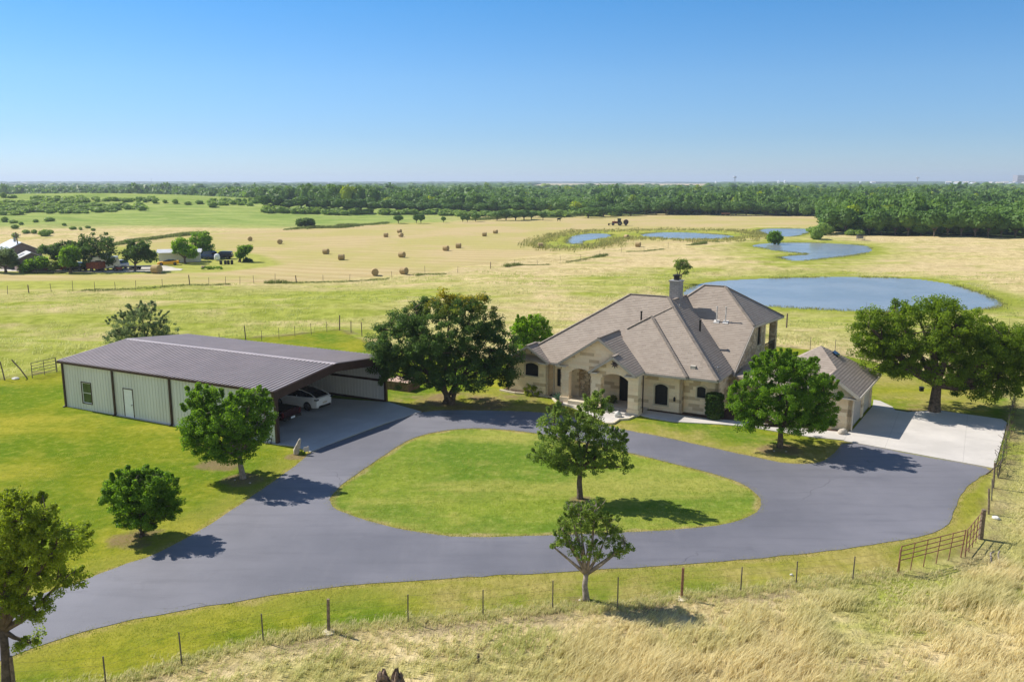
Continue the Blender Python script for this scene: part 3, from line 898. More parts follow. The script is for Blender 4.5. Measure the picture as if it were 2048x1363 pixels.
# porch: large rear gable front and the smaller gable in front of it
W_A = ((-6.7, 1.0), (-3.45, 1.0))
panel(hwall, *W_A, [(0, 3.14), (3.2, 5.32), (3.25, 5.3)], 0, [(.62, 2.6, 0, 2.84, .42)], thick=.5)
panel(hwall, (-3.45, 1.0), (-.5, 1.0), [(0, 5.3), (2.95, 3.25)], 2.9, thick=.3)
W_B = ((-3.75, 0), (.0, 0))
panel(hwall, *W_B, [(0, 3.0), (1.9, 4.28), (3.75, 2.98)], 0, [(.78, 2.95, 0, 2.98, .42)], thick=.6)
panel(hwall, (0, .6), (0, 2.2), 3.0, 2.6, thick=.3)
# porch inner walls
panel(hwall, (-6.3, 3.2), (-5.2, 3.2), 3.6)
h_pw = (.5, .95, .25, 2.35, 0); h_door = (2.45, 3.75, 0, 2.55, 0)
W_I = ((-5.2, 3.15), (-.9, 3.15))
panel(hwall, *W_I, 3.6, 0, [h_pw, h_door])
panel(hwall, (-.9, 3.15), (-.9, 2.2), 3.1)
panel(hwall, (-6.3, 3.2), (-6.3, 2.8), 3.1)
# two storey block
D0, D1 = Vector((5.5, 5.45)), Vector((6.25, 16.9))
DL = (D1-D0).length
dd = (D1-D0)/DL
def ds(u, v):
    """(distance along the block's side wall, height) where the sight line through the pixel meets it"""
    c0 = Vector((0, 0, CAMH)); r = G(u, v) - c0
    n3 = HU*dd.y - HV*dd.x
    t = (hw(D0.x, D0.y) - c0).dot(n3)/r.dot(n3)
    p = c0 + r*t - HO
    return (p.dot(HU)-D0.x)*dd.x + (p.dot(HV)-D0.y)*dd.y, p.z
s1, za = ds(1515.5, 652); s2, zb = ds(1521.5, 681)
bs, _ = ds(1531.5, 660)
bs = min(bs, DL-2.2)
s1 = min(s1, bs-2.0)
h_d = (s1, s1+1.0, 3.95, 5.45, 0)
dwall = MB()
panel(dwall, D0, D0+dd*bs, [(0, 2.75), (3.6, 5.62), (bs, 5.62)], 0, [h_d], thick=.3)
dwall.build('wall', M['rubble'], house)['label'] = 'rough grey stone side wall under the tall roof'
panel(hwall, D0+dd*bs, (1.5, 5.45+bs), 5.6, thick=.3)
panel(hwall, (-3, 16.8), (-3, 9.5), 5.6, 2.5, thick=.3)
hwall.build('wall', M['limestone'], house)
window(house, *W_P2, h_p2); window(house, *W_C, h_c); window(house, *W_L, h_l); window(house, *W_R, h_r, surround=False)
window(house, *W_N, h_n, surround=False)
window(house, D0, D1, h_d, mull=True)
window(house, *W_I, h_pw, surround=False, mull=False)
dr = window(house, *W_I, h_door, name='door', surround=False, pane=M['black'], mull=False, depth=.15)
# lit rubble facing beside the entrance and on the pier sides
MB().box(-6.32, -5.22, 3.08, 3.2, .1, 3.0).build('stone_facing', M['rubble'], house)
for (x0, x1, y0, y1) in ((-6.76, -6.70, .98, 1.52), (-3.81, -3.75, -.02, .62)):
    MB().box(x0, x1, y0, y1, 0, 2.95).build('pier_facing', M['rubble'], house)
# pier plinths
for x0, x1, y0, y1 in ((-6.78, -6.06, .95, 1.55), (-3.8, -2.95, -.05, .65), (-.82, .05, -.05, .65)):
    MB().box(x0-.04, x1+.04, y0-.03, y1+.03, 0, .45).build('pier_base', M['limestone'], house)
MB().box(-6.65, .05, 1.0, 3.2, .02, .16).box(-3.7, .05, -.3, 1.01, .02, .14).build('porch_floor', M['concrete'], house)
MB().box(-5.95, -3.9, .55, 1.9, .02, .34).build('porch_slab', M['trim_stone'], house, bevel=.02)  # pale raised slab on the porch floor

# roof planes, all at the same 10:12 pitch
K = .81
class Roof(MB):
    '''roof planes laid in real overlapping courses, so the butts catch light and shade'''
    def slab(s, pts, t=.17, dirn=(0, 0, -1)):
        MB.slab(s, pts, t, dirn)
        P = [Vector(p) for p in pts]
        n = Vector((0, 0, 0))
        for a, b_ in zip(P, P[1:]+P[:1]): n += a.cross(b_)
        n.normalize()
        if n.z < 0: n = -n
        z0, z1 = min(p.z for p in P), max(p.z for p in P)
        if z1-z0 < .6: return s
        st = .115; k = math.floor(z0/st)
        def clip(poly, zc, keep_above):
            out = []
            for a, b_ in zip(poly, poly[1:]+poly[:1]):
                ia, ib = (a.z >= zc) == keep_above, (b_.z >= zc) == keep_above
                if ia: out.append(a)
                if ia != ib: out.append(a.lerp(b_, (zc-a.z)/(b_.z-a.z)))
            return out
        while k*st < z1:
            lo, hi = k*st, (k+1)*st
            q = clip(clip(P, lo, True), hi, False)
            k += 1
            if len(q) < 3: continue
            lift = [v + n*(.006+.016*(hi-v.z)/st) for v in q]
            MB.slab(s, lift, .03)
        return s
roof = Roof()
RT = .17
roof.slab([(-11.3,1.6,2.93),(4.0,1.6,2.93),(-.6,7.75,7.91),(-3.8,7.75,7.91)], RT)
roof.slab([(-11.3,1.6,2.93),(-3.8,7.75,7.91),(-11.3,13.9,2.93)], RT)
roof.slab([(-.6,7.75,7.91),(-3.8,7.75,7.91),(-11.3,13.9,2.93),(4.0,13.9,2.93)], RT)
roof.slab([(5.43,1.5,3.0),(5.43,12,3.0),(-.27,12,7.617),(-.27,8.15,7.617),(-.6,7.75,7.884),(.18,6.8,7.25)], RT)
roof.slab([(-.27,8.15,7.63),(-.27,12,7.63),(-3.6,12,4.9),(-3.6,8.15,4.9)], RT)
roof.slab([(5.43,1.5,3.0),(.18,6.75,7.2525),(-1.3,5.72,6.418),(-3.2,4.5,5.43),(-3.2,1.5,3.0)], RT)
roof.slab([(3.2,1.25,3.03),(-1.17,5.62,6.57),(-2.75,4.45,5.622),(-2.75,1.25,3.03)], RT)
roof.slab([(3.2,1.25,3.03),(3.2,6.2,3.03),(-1.17,6.2,6.57),(-1.17,5.62,6.57)], RT)
# gables A, B and the left one
roof.slab([(-.1,-.45,3.15),(-.1,3.6,3.15),(-3.5,5.2,5.44),(-3.5,.6,5.44),(-1.88,.6,4.349),(-1.88,-.45,4.349)], RT)
roof.slab([(-3.5,.6,5.44),(-3.5,5.0,5.44),(-6.98,3.0,3.1),(-6.98,.6,3.1)], RT)
roof.slab([(-1.88,-.45,4.349),(-1.88,1.1,4.349),(-3.78,1.1,3.07),(-3.78,-.45,3.07)], RT)
roof.slab([(-9.95,1.4,4.12),(-9.95,3.5,4.12),(-8.0,3.5,2.93),(-8.0,1.4,2.93)], RT)
roof.slab([(-9.95,1.4,4.12),(-9.95,3.5,4.12),(-12.6,3.5,2.5),(-12.6,1.4,2.5)], RT)
# tall block
def dz(b): return 2.9+K*(b-5.45)
roof.slab([(5.55,5.2,dz(5.2)),(6.02,9.1,dz(9.1)),(2.75,12.3,8.45),(1.0,12.3,8.45),(-1.9,9.4,dz(9.4)),(1.0,6.6,dz(6.6)),(4.4,5.2,dz(5.2))], RT)
roof.slab([(6.02,9.1,5.857),(6.65,17.1,5.62),(2.75,12.3,8.45)], RT)
roof.slab([(2.75,12.3,8.45),(1.0,12.3,8.45),(-3.2,17.3,5.62),(6.65,17.1,5.62)], RT)
roof.slab([(1.0,12.3,8.45),(-1.9,9.4,dz(9.4)),(-3.2,8.1,5.05),(-3.2,17.3,5.62)], RT)
# connector to the garage
roof.slab([(5.7,5.3,2.62),(9.4,4.2,2.5),(9.4,8.0,2.9),(5.8,8.0,2.9)], RT)
roof.build('roof', M['roof'], house)
# hip and ridge caps
cap = MB()
for a, b_ in (((-3.8,7.75,7.93),(-.6,7.75,7.93)), ((-11.3,1.6,2.96),(-3.8,7.75,7.93)), ((-.6,7.75,7.92),(.18,6.8,7.28)), ((5.43,1.5,3.02),(.18,6.8,7.28)), ((3.2,1.25,3.05),(-1.17,5.62,6.6)),
              ((-.27,8.15,7.65),(-.27,11.3,7.65)), ((2.75,12.3,8.47),(1.0,12.3,8.47)), ((6.02,9.1,5.88),(2.75,12.3,8.47)), ((6.65,17.1,5.64),(2.75,12.3,8.47)), ((1.0,12.3,8.47),(-1.9,9.4,dz(9.4)+.03)),
              ((-3.5,.6,5.46),(-3.5,4.6,5.46)), ((-1.88,-.45,4.37),(-1.88,.6,4.37)), ((-9.95,1.4,4.14),(-9.95,3.0,4.14)), ((-2.75,4.45,5.64),(-1.17,5.62,6.6)), ((-1.3,5.75,6.44),(.18,6.8,7.28))):
    cap.beam(a, b_, .22, .06)
cap.build('ridge_cap', M['roof_cap'] if 'roof_cap' in M else M['roof'], house)
# pale fascia, rakes and gutters
fas = MB()
def fb(a, b_, w=.05, h=.15, dn=.10):
    a, b_ = Vector(a), Vector(b_)
    fas.beam(a-Vector((0,0,dn)), b_-Vector((0,0,dn)), w, h)
fb((-.1,-.49,3.15),(-1.88,-.49,4.35)); fb((-1.88,-.49,4.35),(-3.78,-.49,3.07))
fb((-1.88,.56,4.35),(-3.5,.56,5.44)); fb((-3.5,.56,5.44),(-6.98,.56,3.1))
fb((-9.95,1.36,4.12),(-8.0,1.36,2.93)); fb((-9.95,1.36,4.12),(-12.6,1.36,2.5))
fb((-.06,-.45,3.15),(-.06,1.25,3.15)); fb((-8.0,1.56,2.93),(-6.98,1.56,2.93)); fb((-2.6,1.21,3.03),(3.2,1.21,3.03)); fb((3.24,1.25,3.03),(3.24,1.5,3.03))
fb((3.3,1.46,3.0),(5.43,1.46,3.0)); fb((5.47,1.5,3.0),(5.47,5.1,3.0)); fb((6.07,9.1,5.86),(6.69,17.1,5.62)); fb((6.69,17.14,5.62),(-3.2,17.34,5.62)); fb((5.6,5.2,dz(5.2)),(6.06,9.1,5.86))
fas.build('fascia', M['fascia'] if 'fascia' in M else M['trim'], house)
# cornice returns (little ledges at the gable feet)
for x0, x1, y in ((-7.05,-6.1,.62), (-3.82,-3.1,-.42), (-.95,-.08,-.42), (-9.0,-8.1,1.42)):
    zt = 3.02 if y < 1 else 2.82
    MB().box(x0, x1, y-.03, y+.42, zt-.10, zt).build('cornice_return', M['trim'], house)
# soffit closing boards under the porch gables
MB().box(-7.0, -6.68, .62, 3.2, 2.86, 2.92).box(-3.76, -.1, .58, 3.1, 3.0, 3.05).box(-6.7, -3.7, 1.5, 3.15, 3.0, 3.05).build('porch_ceiling', M['trim'], house)
# downspouts
MB().tube([(-8.2,2.72,2.75),(-8.2,2.72,.15),(-8.2,2.5,.1)], .05, 6).build('downspout', M['trim'], house)
MB().tube([(.12,.68,2.95),(.12,.68,.15)], .05, 6).build('downspout', M['steel_brown'], house)
# chimney
ch = MB().box(-1.0,-.12,9.3,10.15,5.6,8.95).build('chimney', M['chimney_brick'] if 'chimney_brick' in M else M['boulder'], house)
MB().box(-1.06,-.06,9.24,10.21,8.95,9.05).build('chimney_crown', M['trim_grey'] if 'trim_grey' in M else M['boulder'], ch)
MB().lathe([(.24,0),(.24,.32),(.33,.34),(.33,.42),(.05,.5)], (-.56,9.72,9.05), 12).build('flue', M['black'], ch)
# wall stars
def star(c, r, n8=8):
    vs = [(c[0], c[1]-.10, c[2])]
    for i in range(n8*2):
        t = math.pi*i/n8
        rr = r if i % 2 == 0 else r*.42
        vs.append((c[0]+rr*math.sin(t), c[1], c[2]+rr*math.cos(t)))
    vs.append((c[0], c[1]+.02, c[2]))
    m = n8*2
    return MB().add(vs, [(0, 1+i, 1+(i+1) % m) for i in range(m)] + [(m+1, 1+(i+1) % m, 1+i) for i in range(m)])
tag(star((0,0,0), .36).build('wall_star', M['star'] if 'star' in M else M['black'], None, loc=hw(-1.86,-.06,3.72)), 'dark metal starburst on the gable above the front porch arch', 'wall star').rotation_euler = (0,0,HA)
tag(star((0,0,0), .26, 5).build('wall_star', M['black'], None, loc=hw(-9.75,1.95,3.6)), 'small black star under the gable peak of the left wing', 'wall star').rotation_euler = (0,0,HA)
# roof vents
M['vent_grey'] = plain('vent_grey', (.52, .50, .48), .6)
def pipe(name, a, b, z, h, r, mat, flange=None):
    o = MB().tube([(a,b,z-.3),(a,b,z+h)], r, 8).build(name, mat, house)
    MB().lathe([(r*1.5,0),(r*1.6,.04),(r*1.3,.07)], (a,b,z+h), 8).build('vent_cap', mat, o)
    if flange: MB().slab([(a-.22,b-.14,z-.14*K+.07),(a+.22,b-.14,z-.14*K+.07),(a+.22,b+.14,z+.14*K+.07),(a-.22,b+.14,z+.14*K+.07)], .03).build('flashing', flange, o)
pipe('roof_vent', -1.97, 5.54, 6.12, .75, .07, M['black'])
pipe('roof_vent', 2.37, 6.92, 5.48, .85, .08, M['black'])
pipe('roof_vent', 3.03, 9.19, 5.93, 1.2, .05, M['vent_grey'], M['vent_grey'])
pipe('roof_vent', 3.75, 9.2, 5.94, 1.2, .05, M['vent_grey'], M['vent_grey'])
pipe('roof_vent', .51, 7.48, 6.98, .35, .05, M['grey_metal'])
pipe('roof_vent', 5.0, 2.95, 3.33, .3, .05, M['grey_metal'])
MB().box(3.18,3.55,2.1,2.45,3.5,3.74).build('roof_vent', M['trim'], house)
# balcony of the tall block
bal = MB()
e0 = D0+dd*bs
c_ = D0+dd*(DL-.1)
for z0 in (2.55,):
    bal.slab([(e0.x,e0.y,z0),(c_.x,c_.y,z0),(c_.x-4,c_.y,z0),(e0.x-4,e0.y,z0)], .28)
bal.build('balcony_floor', M['limestone'], house)
MB().box(c_.x-.55,c_.x,c_.y-.6,c_.y,0,5.6).build('balcony_post', M['rubble'], house)
MB().box(c_.x-4,c_.x-3.5,c_.y-.5,c_.y,0,5.6).build('balcony_post', M['rubble'], house)
rl = MB()
a0 = Vector((e0.x-.06, e0.y, 2.6)); a1 = Vector((c_.x-.06, c_.y-.6, 2.6))
for dz_ in (.15, 1.05): rl.beam(a0+Vector((0,0,dz_)), a1+Vector((0,0,dz_)), .06, .07)
k_ = 14
for i in range(k_+1):
    p = a0.lerp(a1, i/k_); rl.beam(p+Vector((0,0,.15)), p+Vector((0,0,1.05)), .035, .035)
rl.build('balcony_railing', M['black'], house)
tag(MB().lathe([(.03,0),(.08,.03),(.08,.28),(.02,.36)], (0,0,0), 8).build('wall_lantern', M['black'], None, loc=hw(2.07,2.1,.9)), 'small dark lantern on the wall right of the big arched window', 'lantern')

# ------------------------------------------------------------------ garage wing
GO = G(1700, 863); GA = math.radians(-32.1)
gar = empty('garage_wing', GO, GA, 'low cream stone garage with two pale doors facing the concrete pad', 'garage')
gw = MB()
GD = [(.45, 4.1, 0, 2.1, .0), (4.75, 7.6, 0, 2.1, 0)]
panel(gw, (-6.5, 0), (0, 0), [(0, 2.3), (4.0, 2.4), (5.0, 3.75), (6.5, 2.55)], 0)
panel(gw, (0, 0), (0, 8.0), 2.45, 0, GD, inward=1)
panel(gw, (0, 8.0), (-6.5, 8.0), 2.45, 0)
gw.build('wall', M['limestone'], gar)
for (s0, s1, z0, z1, _r) in GD:
    d_ = MB()
    for i in range(4):
        d_.box(-.16, -.10, s0, s1, .02+i*.52, .02+i*.52+.50)
    d_.box(-.17, -.155, s0, s1, 0, 2.1)
    d_.build('garage_door', M['door_tan'] if 'door_tan' in M else M['trim'], gar)
gr = Roof()
gr.slab([(.5,-.45,2.6),(.5,8.1,2.6),(-3.1,3.8,5.1),(-1.45,1.55,3.95),(-1.45,-.45,3.95)], .16)
gr.slab([(-3.1,3.8,5.1),(-1.45,1.55,3.953),(-2.9,-.1,2.7),(-6.9,-.45,2.6)], .16)
gr.slab([(-3.1,3.8,5.1),(-6.9,-.45,2.6),(-6.9,8.1,2.6)], .16)
gr.slab([(-3.1,3.8,5.1),(.5,8.1,2.6),(-6.9,8.1,2.6)], .16)
gr.slab([(-1.45,-.45,3.95),(-1.45,1.7,3.95),(-3.6,1.7,2.5),(-3.6,-.45,2.5)], .16)
gr.build('roof', M['roof'], gar)
gf = MB()
gf.beam((.54,-.45,2.5),(.54,8.1,2.5),.06,.18); gf.beam((.5,-.49,2.5),(-1.45,-.49,3.85),.06,.2); gf.beam((-1.45,-.49,3.85),(-3.6,-.49,2.4),.06,.2)
gf.box(-1.4,.5,-.45,-.02,2.34,2.42)
gf.build('fascia', M['trim'], gar)
MB().tube([(.1,-.1,2.4),(.1,-.1,.1)], .05, 6).build('downspout', M['trim'], gar)
MB().slab([(-2.3,4.0,4.58),(-2.3,4.8,4.58),(-1.9,4.8,4.30),(-1.9,4.0,4.30)], .12, (0,0,1)).build('skylight', M['glass_dark'], gar)
# yard details close to the house
def hpoly(pts): return np.array([tuple(hw(a, b)[:2]) for a, b in pts])
WALK = [(1274,829),(1280,819),(1289,821),(1367,831.5),(1417,838),(1460,841),(1520,847),(1600,857),(1696,866),(1688,881),(1620,874),(1552,863),(1499,854),(1440,849),(1349,844),(1300,836)]
sheet('walkway', [pix_poly(WALK)], .06, .2, M['concrete'])
sheet('patio', [pix_poly([(1120,800),(1150,803),(1190,812),(1235,822),(1262,828),(1258,837),(1240,838),(1226,846),(1212,846),(1185,832),(1158,820),(1130,810)])], .045, .2, M['concrete'])
sheet('walkway', [pix_poly([(1745,814),(1747,800),(1760,802),(1785,814),(1790,821)])], .05, .2, M['concrete'])
sheet('flower_bed', [wobble(hpoly([(.15,2.2),(.2,1.25),(2.6,1.2),(4.9,1.25),(7.3,1.6),(10,2.0),(13.6,2.3),(13.9,3.3),(8,3.6),(8.2,5.7),(5.25,5.7),(5.2,2.65),(2.65,2.65),(2.65,2.2)]), .5, .06, 5)], .05, .2, M['mulch'])
sheet('flower_bed', [wobble(pix_poly([(1004,780),(1030,771),(1060,768),(1120,776),(1132,800),(1122,808),(1108,800),(1090,792),(1060,788),(1030,786)]), .5, .08, 6)], .07, .2, M['mulch'])
cb = MB()
for line in ([(1000,781),(1030,787),(1060,789),(1090,793),(1105,797),(1112,804),(1122,809),(1150,815),(1162,820)], [(1212,848),(1226,848),(1238,840),(1256,839),(1272,832)]):
    P_ = [G(u, v) for u, v in line]
    for a, b_ in zip(P_, P_[1:]): cb.beam(a+Vector((0,0,.06)), b_+Vector((0,0,.06)), .16, .14)
o = cb.build('kerb', M['trim_stone'], None); tag(o, kind='structure')

# ------------------------------------------------------------------ the carport barn
BO = G(554, 887); BA = math.radians(-26.8)
BU = Vector((math.cos(BA), math.sin(BA), 0)); BV = Vector((-math.sin(BA), math.cos(BA), 0))
def bw_(x, y, z=0.0): return BO + BU*x + BV*y + Vector((0,0,z))
barn = empty('metal_barn', BO, BA, 'long metal barn with brown ribbed roof, pale ribbed walls and an open carport end', 'barn')
BL, BW, BE, BR = 21.0, 12.3, 3.55, 4.2
wl = MB()
h_w = (2.02, 3.02, .55, 2.12, 0); h_dd = (6.56, 7.54, .02, 2.16, 0)
# wall runs from the far left corner to the open end; outward side faces the lawn
panel(wl, (-BL, 0), (0, 0), BE, 0, [h_w, h_dd], thick=.06)
for i in range(int(BL/.305)):
    x = -BL+.15+i*.305
    s_ = x+BL
    if h_w[0]-.04 < s_ < h_w[1]+.04:
        wl.box(x-.02, x+.02, -.03, .0, 0, h_w[2]-.03); wl.box(x-.02, x+.02, -.03, 0, h_w[3]+.03, BE)
    elif h_dd[0]-.04 < s_ < h_dd[1]+.04:
        wl.box(x-.02, x+.02, -.03, 0, h_dd[3]+.04, BE)
    else:
        wl.box(x-.02, x+.02, -.03, 0, 0, BE)
wl.build('wall', M['barn_wall'], barn)['label'] = 'pale green ribbed metal long wall'
w2 = MB()
panel(w2, (0, BW), (-BL, BW), BE, 0, thick=.06)
for i in range(int(BL/.305)):
    x = -BL+.15+i*.305
    w2.box(x-.02, x+.02, BW-.09, BW-.06, 0, BE)
panel(w2, (-BL, BW), (-BL, 0), [(0, BE), (BW/2, BR-.05), (BW, BE)], 0, thick=.06)
panel(w2, (-13, BW-.1), (-13, .1), [(0, BE), (BW/2, BR-.1), (BW-.2, BE)], 0, thick=.06)
w2.build('wall', M['barn_inner'], barn)['label'] = 'white ribbed inner wall of the open carport'
rf = MB()
for sgn in (0, 1):
    y0, y1 = (-.22, BW/2) if sgn == 0 else (BW+.22, BW/2)
    z0, z1 = BE+.02, BR
    rf.slab([(-BL-.25,y0,z0),(.15,y0,z0),(.15,y1,z1),(-BL-.25,y1,z1)], .05)
    n_ = int((BL+.4)/.36)
    for i in range(n_+1):
        x = -BL-.22+i*.36
        rf.beam((x,y0,z0+.02),(x,y1,z1+.02), .11, .11)
rf.build('roof', M['barn_roof'], barn)
MB().slab([(-BL-.27,BW/2-.24,BR+.035),(.2,BW/2-.24,BR+.035),(.2,BW/2,BR+.075),(-BL-.27,BW/2,BR+.075)], .02).slab([(-BL-.27,BW/2+.24,BR+.035),(.2,BW/2+.24,BR+.035),(.2,BW/2,BR+.075),(-BL-.27,BW/2,BR+.075)], .02).build('ridge_cap', M['ridge_cap'], barn)
fr = MB()
fr.box(-BL-.26, .16, -.28, -.2, BE-.12, BE+.04)
fr.box(-BL-.26, .16, BW+.2, BW+.28, BE-.12, BE+.04)
fr.box(-.02, .16, -.12, .14, 0, BE-.1); fr.box(-.02, .16, BW-.14, BW+.1, 0, BE-.1)
# rakes: a deep brown fascia over the open end
for x0, x1 in ((-.05, .2), (-BL-.3, -BL-.2)):
    dpt = .62 if x1 > 0 else .2
    for ya, yb in ((-.25, BW/2), (BW+.25, BW/2)):
        vs = [(x0,ya,BE-dpt+.06),(x0,yb,BR-dpt+.06),(x0,yb,BR+.02),(x0,ya,BE+.04),(x1,ya,BE-dpt+.06),(x1,yb,BR-dpt+.06),(x1,yb,BR+.02),(x1,ya,BE+.04)]
        fr.add(vs, [(0,1,2,3),(4,7,6,5),(0,4,5,1),(1,5,6,2),(2,6,7,3),(3,7,4,0)])
fr.box(-13, 0, BW-.2, BW-.1, 1.62, 1.78); fr.box(-13, 0, BW-.16, BW-.1, .0, .14); fr.box(-13,0,BW-.2,BW-.1,3.2,3.4)
for x in (-4.5, -9.5):
    fr.beam((x,.15,BE-.2),(x,BW/2,BR-.25),.12,.35); fr.beam((x,BW-.15,BE-.2),(x,BW/2,BR-.25),.12,.35)
    fr.box(x-.08,x+.08,.06,.3,0,BE-.2)
fr.build('frame', M['steel_brown'], barn)
for x in (-20.93, -15.4, -9.55):
    MB().box(x-.07, x+.07, -.14, -.035, 0, BE-.12).tube([(x,-.12,.1),(x,-.32,.03)], .05, 6).build('downspout', M['steel_brown'], barn)
wi = window(barn, (-BL,0), (0,0), h_w, depth=.04, pane=M['glass_barn'] if 'glass_barn' in M else M['glass_dark'], frame=M['white_paint'], surround=False)
MB().box(-BL+h_w[0]-.06,-BL+h_w[1]+.06,-.045,-.002,h_w[3],h_w[3]+.06).box(-BL+h_w[0]-.06,-BL+h_w[1]+.06,-.045,-.002,h_w[2]-.06,h_w[2]).box(-BL+h_w[0]-.06,-BL+h_w[0],-.045,-.002,h_w[2],h_w[3]).box(-BL+h_w[1],-BL+h_w[1]+.06,-.045,-.002,h_w[2],h_w[3]).build('trim', M['steel_brown'], wi)
dr2 = MB().box(-BL+h_dd[0]+.03,-BL+h_dd[1]-.03,-.01,.04,.02,2.12).build('door', M['white_paint'], barn)
MB().lathe([(.03,0),(.03,-.06),(.045,-.07),(.045,-.1)], (-BL+h_dd[1]-.12,-.01,1.0), 8, 'y').build('handle', M['grey_metal'], dr2)
MB().box(-BL+h_dd[0]-.02,-BL+h_dd[0]+.02,-.045,.0,0,2.2).box(-BL+h_dd[1]-.02,-BL+h_dd[1]+.02,-.045,.0,0,2.2).box(-BL+h_dd[0]-.02,-BL+h_dd[1]+.02,-.045,0,2.13,2.19).build('frame', M['steel_brown'], dr2)

# ------------------------------------------------------------------ vehicles
def loft(secs, closed=True):
    """secs: list of rings with equal point count"""
    mb = MB(); k = len(secs[0]); vs = [p for s_ in secs for p in s_]; fs = []
    for i in range(len(secs)-1):
        for j in range(k):
            l = (j+1) % k
            fs.append((i*k+j, i*k+l, (i+1)*k+l, (i+1)*k+j))
    fs.append(tuple(range(k))); fs.append(tuple((len(secs)-1)*k+j for j in range(k)))
    mb.add(vs, fs); return mb

def body_ring(x, hw_, zb, zt, tum=.06):
    r = []
    pts = [(-hw_*.94, zb), (-hw_, zb+(zt-zb)*.35), (-hw_*.99, zb+(zt-zb)*.75), (-hw_+tum, zt), (hw_-tum, zt), (hw_*.99, zb+(zt-zb)*.75), (hw_, zb+(zt-zb)*.35), (hw_*.94, zb)]
    return [(x, y, z) for y, z in pts]

def wheel(parent, x, y, r=.34, w=.22):
    s_ = 1 if y > 0 else -1
    wh = MB().lathe([(r*.55,-w/2),(r*.96,-w/2),(r,-w/2+.03),(r,w/2-.03),(r*.96,w/2),(r*.55,w/2)], (x,y,r), 20, 'y').build('wheel', M['rubber'], parent, smooth=False)
    MB().lathe([(r*.62,0),(r*.58,.02),(r*.2,.035),(.03,.04)] if s_ > 0 else [(r*.62,0),(r*.58,-.02),(r*.2,-.035),(.03,-.04)], (x,y+s_*w/2,r), 14, 'y').build('rim', M['wheel_metal'], wh)

def car(name, label, cat, paint, prof, cabin, L, Wd, wheels, loc, rz, group=None, lights=True, scale=1.0, bed=None):
    """prof: (x, half width, bottom, top) body rings, front at +x; cabin: (x, half width at belt, belt z, roof half width, roof z)"""
    root = empty(name, loc, rz, label, cat, group)
    if scale != 1: root.scale = (scale,)*3
    b = loft([body_ring(*p) for p in prof]).build('body', paint, root, smooth=False, bevel=.03)
    cs = []
    for (x, h1, z1, h2, z2) in cabin:
        cs.append([(x,-h1,z1-.05),(x,-h2,z2),(x,-h2*.6,z2+.02),(x,h2*.6,z2+.02),(x,h2,z2),(x,h1,z1-.05)])
    loft(cs).build('windows', M['glass_dark'], root, bevel=.02)
    # painted roof skin and pillars
    mid = [c for c in cabin if c[4]-c[2] > .3]
    rs = MB()
    for c0, c1 in zip(mid, mid[1:]):
        rs.add([(c0[0],-c0[3]-.01,c0[4]+.012),(c0[0],c0[3]+.01,c0[4]+.012),(c1[0],c1[3]+.01,c1[4]+.012),(c1[0],-c1[3]-.01,c1[4]+.012),
                (c0[0],-c0[3]*.6,c0[4]+.04),(c0[0],c0[3]*.6,c0[4]+.04),(c1[0],c1[3]*.6,c1[4]+.04),(c1[0],-c1[3]*.6,c1[4]+.04)],
               [(0,3,7,4),(1,5,6,2),(4,7,6,5),(0,4,5,1),(3,2,6,7)])
    return root, b, rs

white_car_paint = plain('white_car_paint', (.80, .81, .83), .18, var=.02, spec=.5)
maroon = plain('maroon_paint', (.035, .006, .006), .25, var=.05, spec=.5)
red_glass = plain('red_glass', (.10, .005, .005), .3, var=.05)
SED = [(-2.33,.70,.42,.80),(-2.28,.84,.28,.98),(-1.9,.92,.24,1.08),(-1.2,.95,.22,1.02),(0,.95,.20,.98),(1.2,.95,.22,.93),(1.75,.92,.24,.86),(2.15,.84,.28,.76),(2.33,.66,.36,.64)]
SEDC = [(-2.12,.74,1.05,.62,1.08),(-1.5,.80,1.05,.60,1.30),(-.7,.84,1.0,.62,1.47),(.1,.86,.98,.63,1.50),(.6,.86,.96,.62,1.42),(1.25,.82,.92,.66,1.06),(1.5,.74,.90,.66,.93)]

def vehicle_position(x, y): return bw_(x, y, .06)
# white hatchback-like sedan, tail towards the opening
wc, wb, rs = car('parked_car', 'white fastback car with black glass roof parked in the carport', 'car', white_car_paint, SED, SEDC, 4.7, 1.9, None, bw_(-4.85, 8.1, .06), BA+math.pi-.03)
for x in (-1.42, 1.42):
    for y in (-.84, .84): wheel(wc, x, y, .36)
pil = MB()
for y in (-1, 1):
    pil.tube([(-2.1,y*.76,1.07),(-1.5,y*.66,1.30),(-.7,y*.66,1.46),(.1,y*.67,1.5),(.6,y*.66,1.42),(1.3,y*.74,1.03)], .028, 6)
    pil.box(-.35,-.28,y*.80-.03,y*.80+.03,.98,1.08)
pil.build('roof_rail', white_car_paint, wc)
for y in (-1, 1):
    MB().box(-2.36,-2.1,y*.78-.13,y*.78+.13,.86,.94).build('tail_light', M['glass_dark'], wc)
    MB().box(.75,.95,y*1.0-.08,y*1.0+.08,.98,1.1).build('mirror', white_car_paint, wc)
MB().box(-2.37,-2.2,-.62,.62,.27,.42).build('bumper', M['black'], wc)
MB().box(-2.365,-2.33,-.22,.22,.55,.67).build('number_plate', M['trim'], wc)

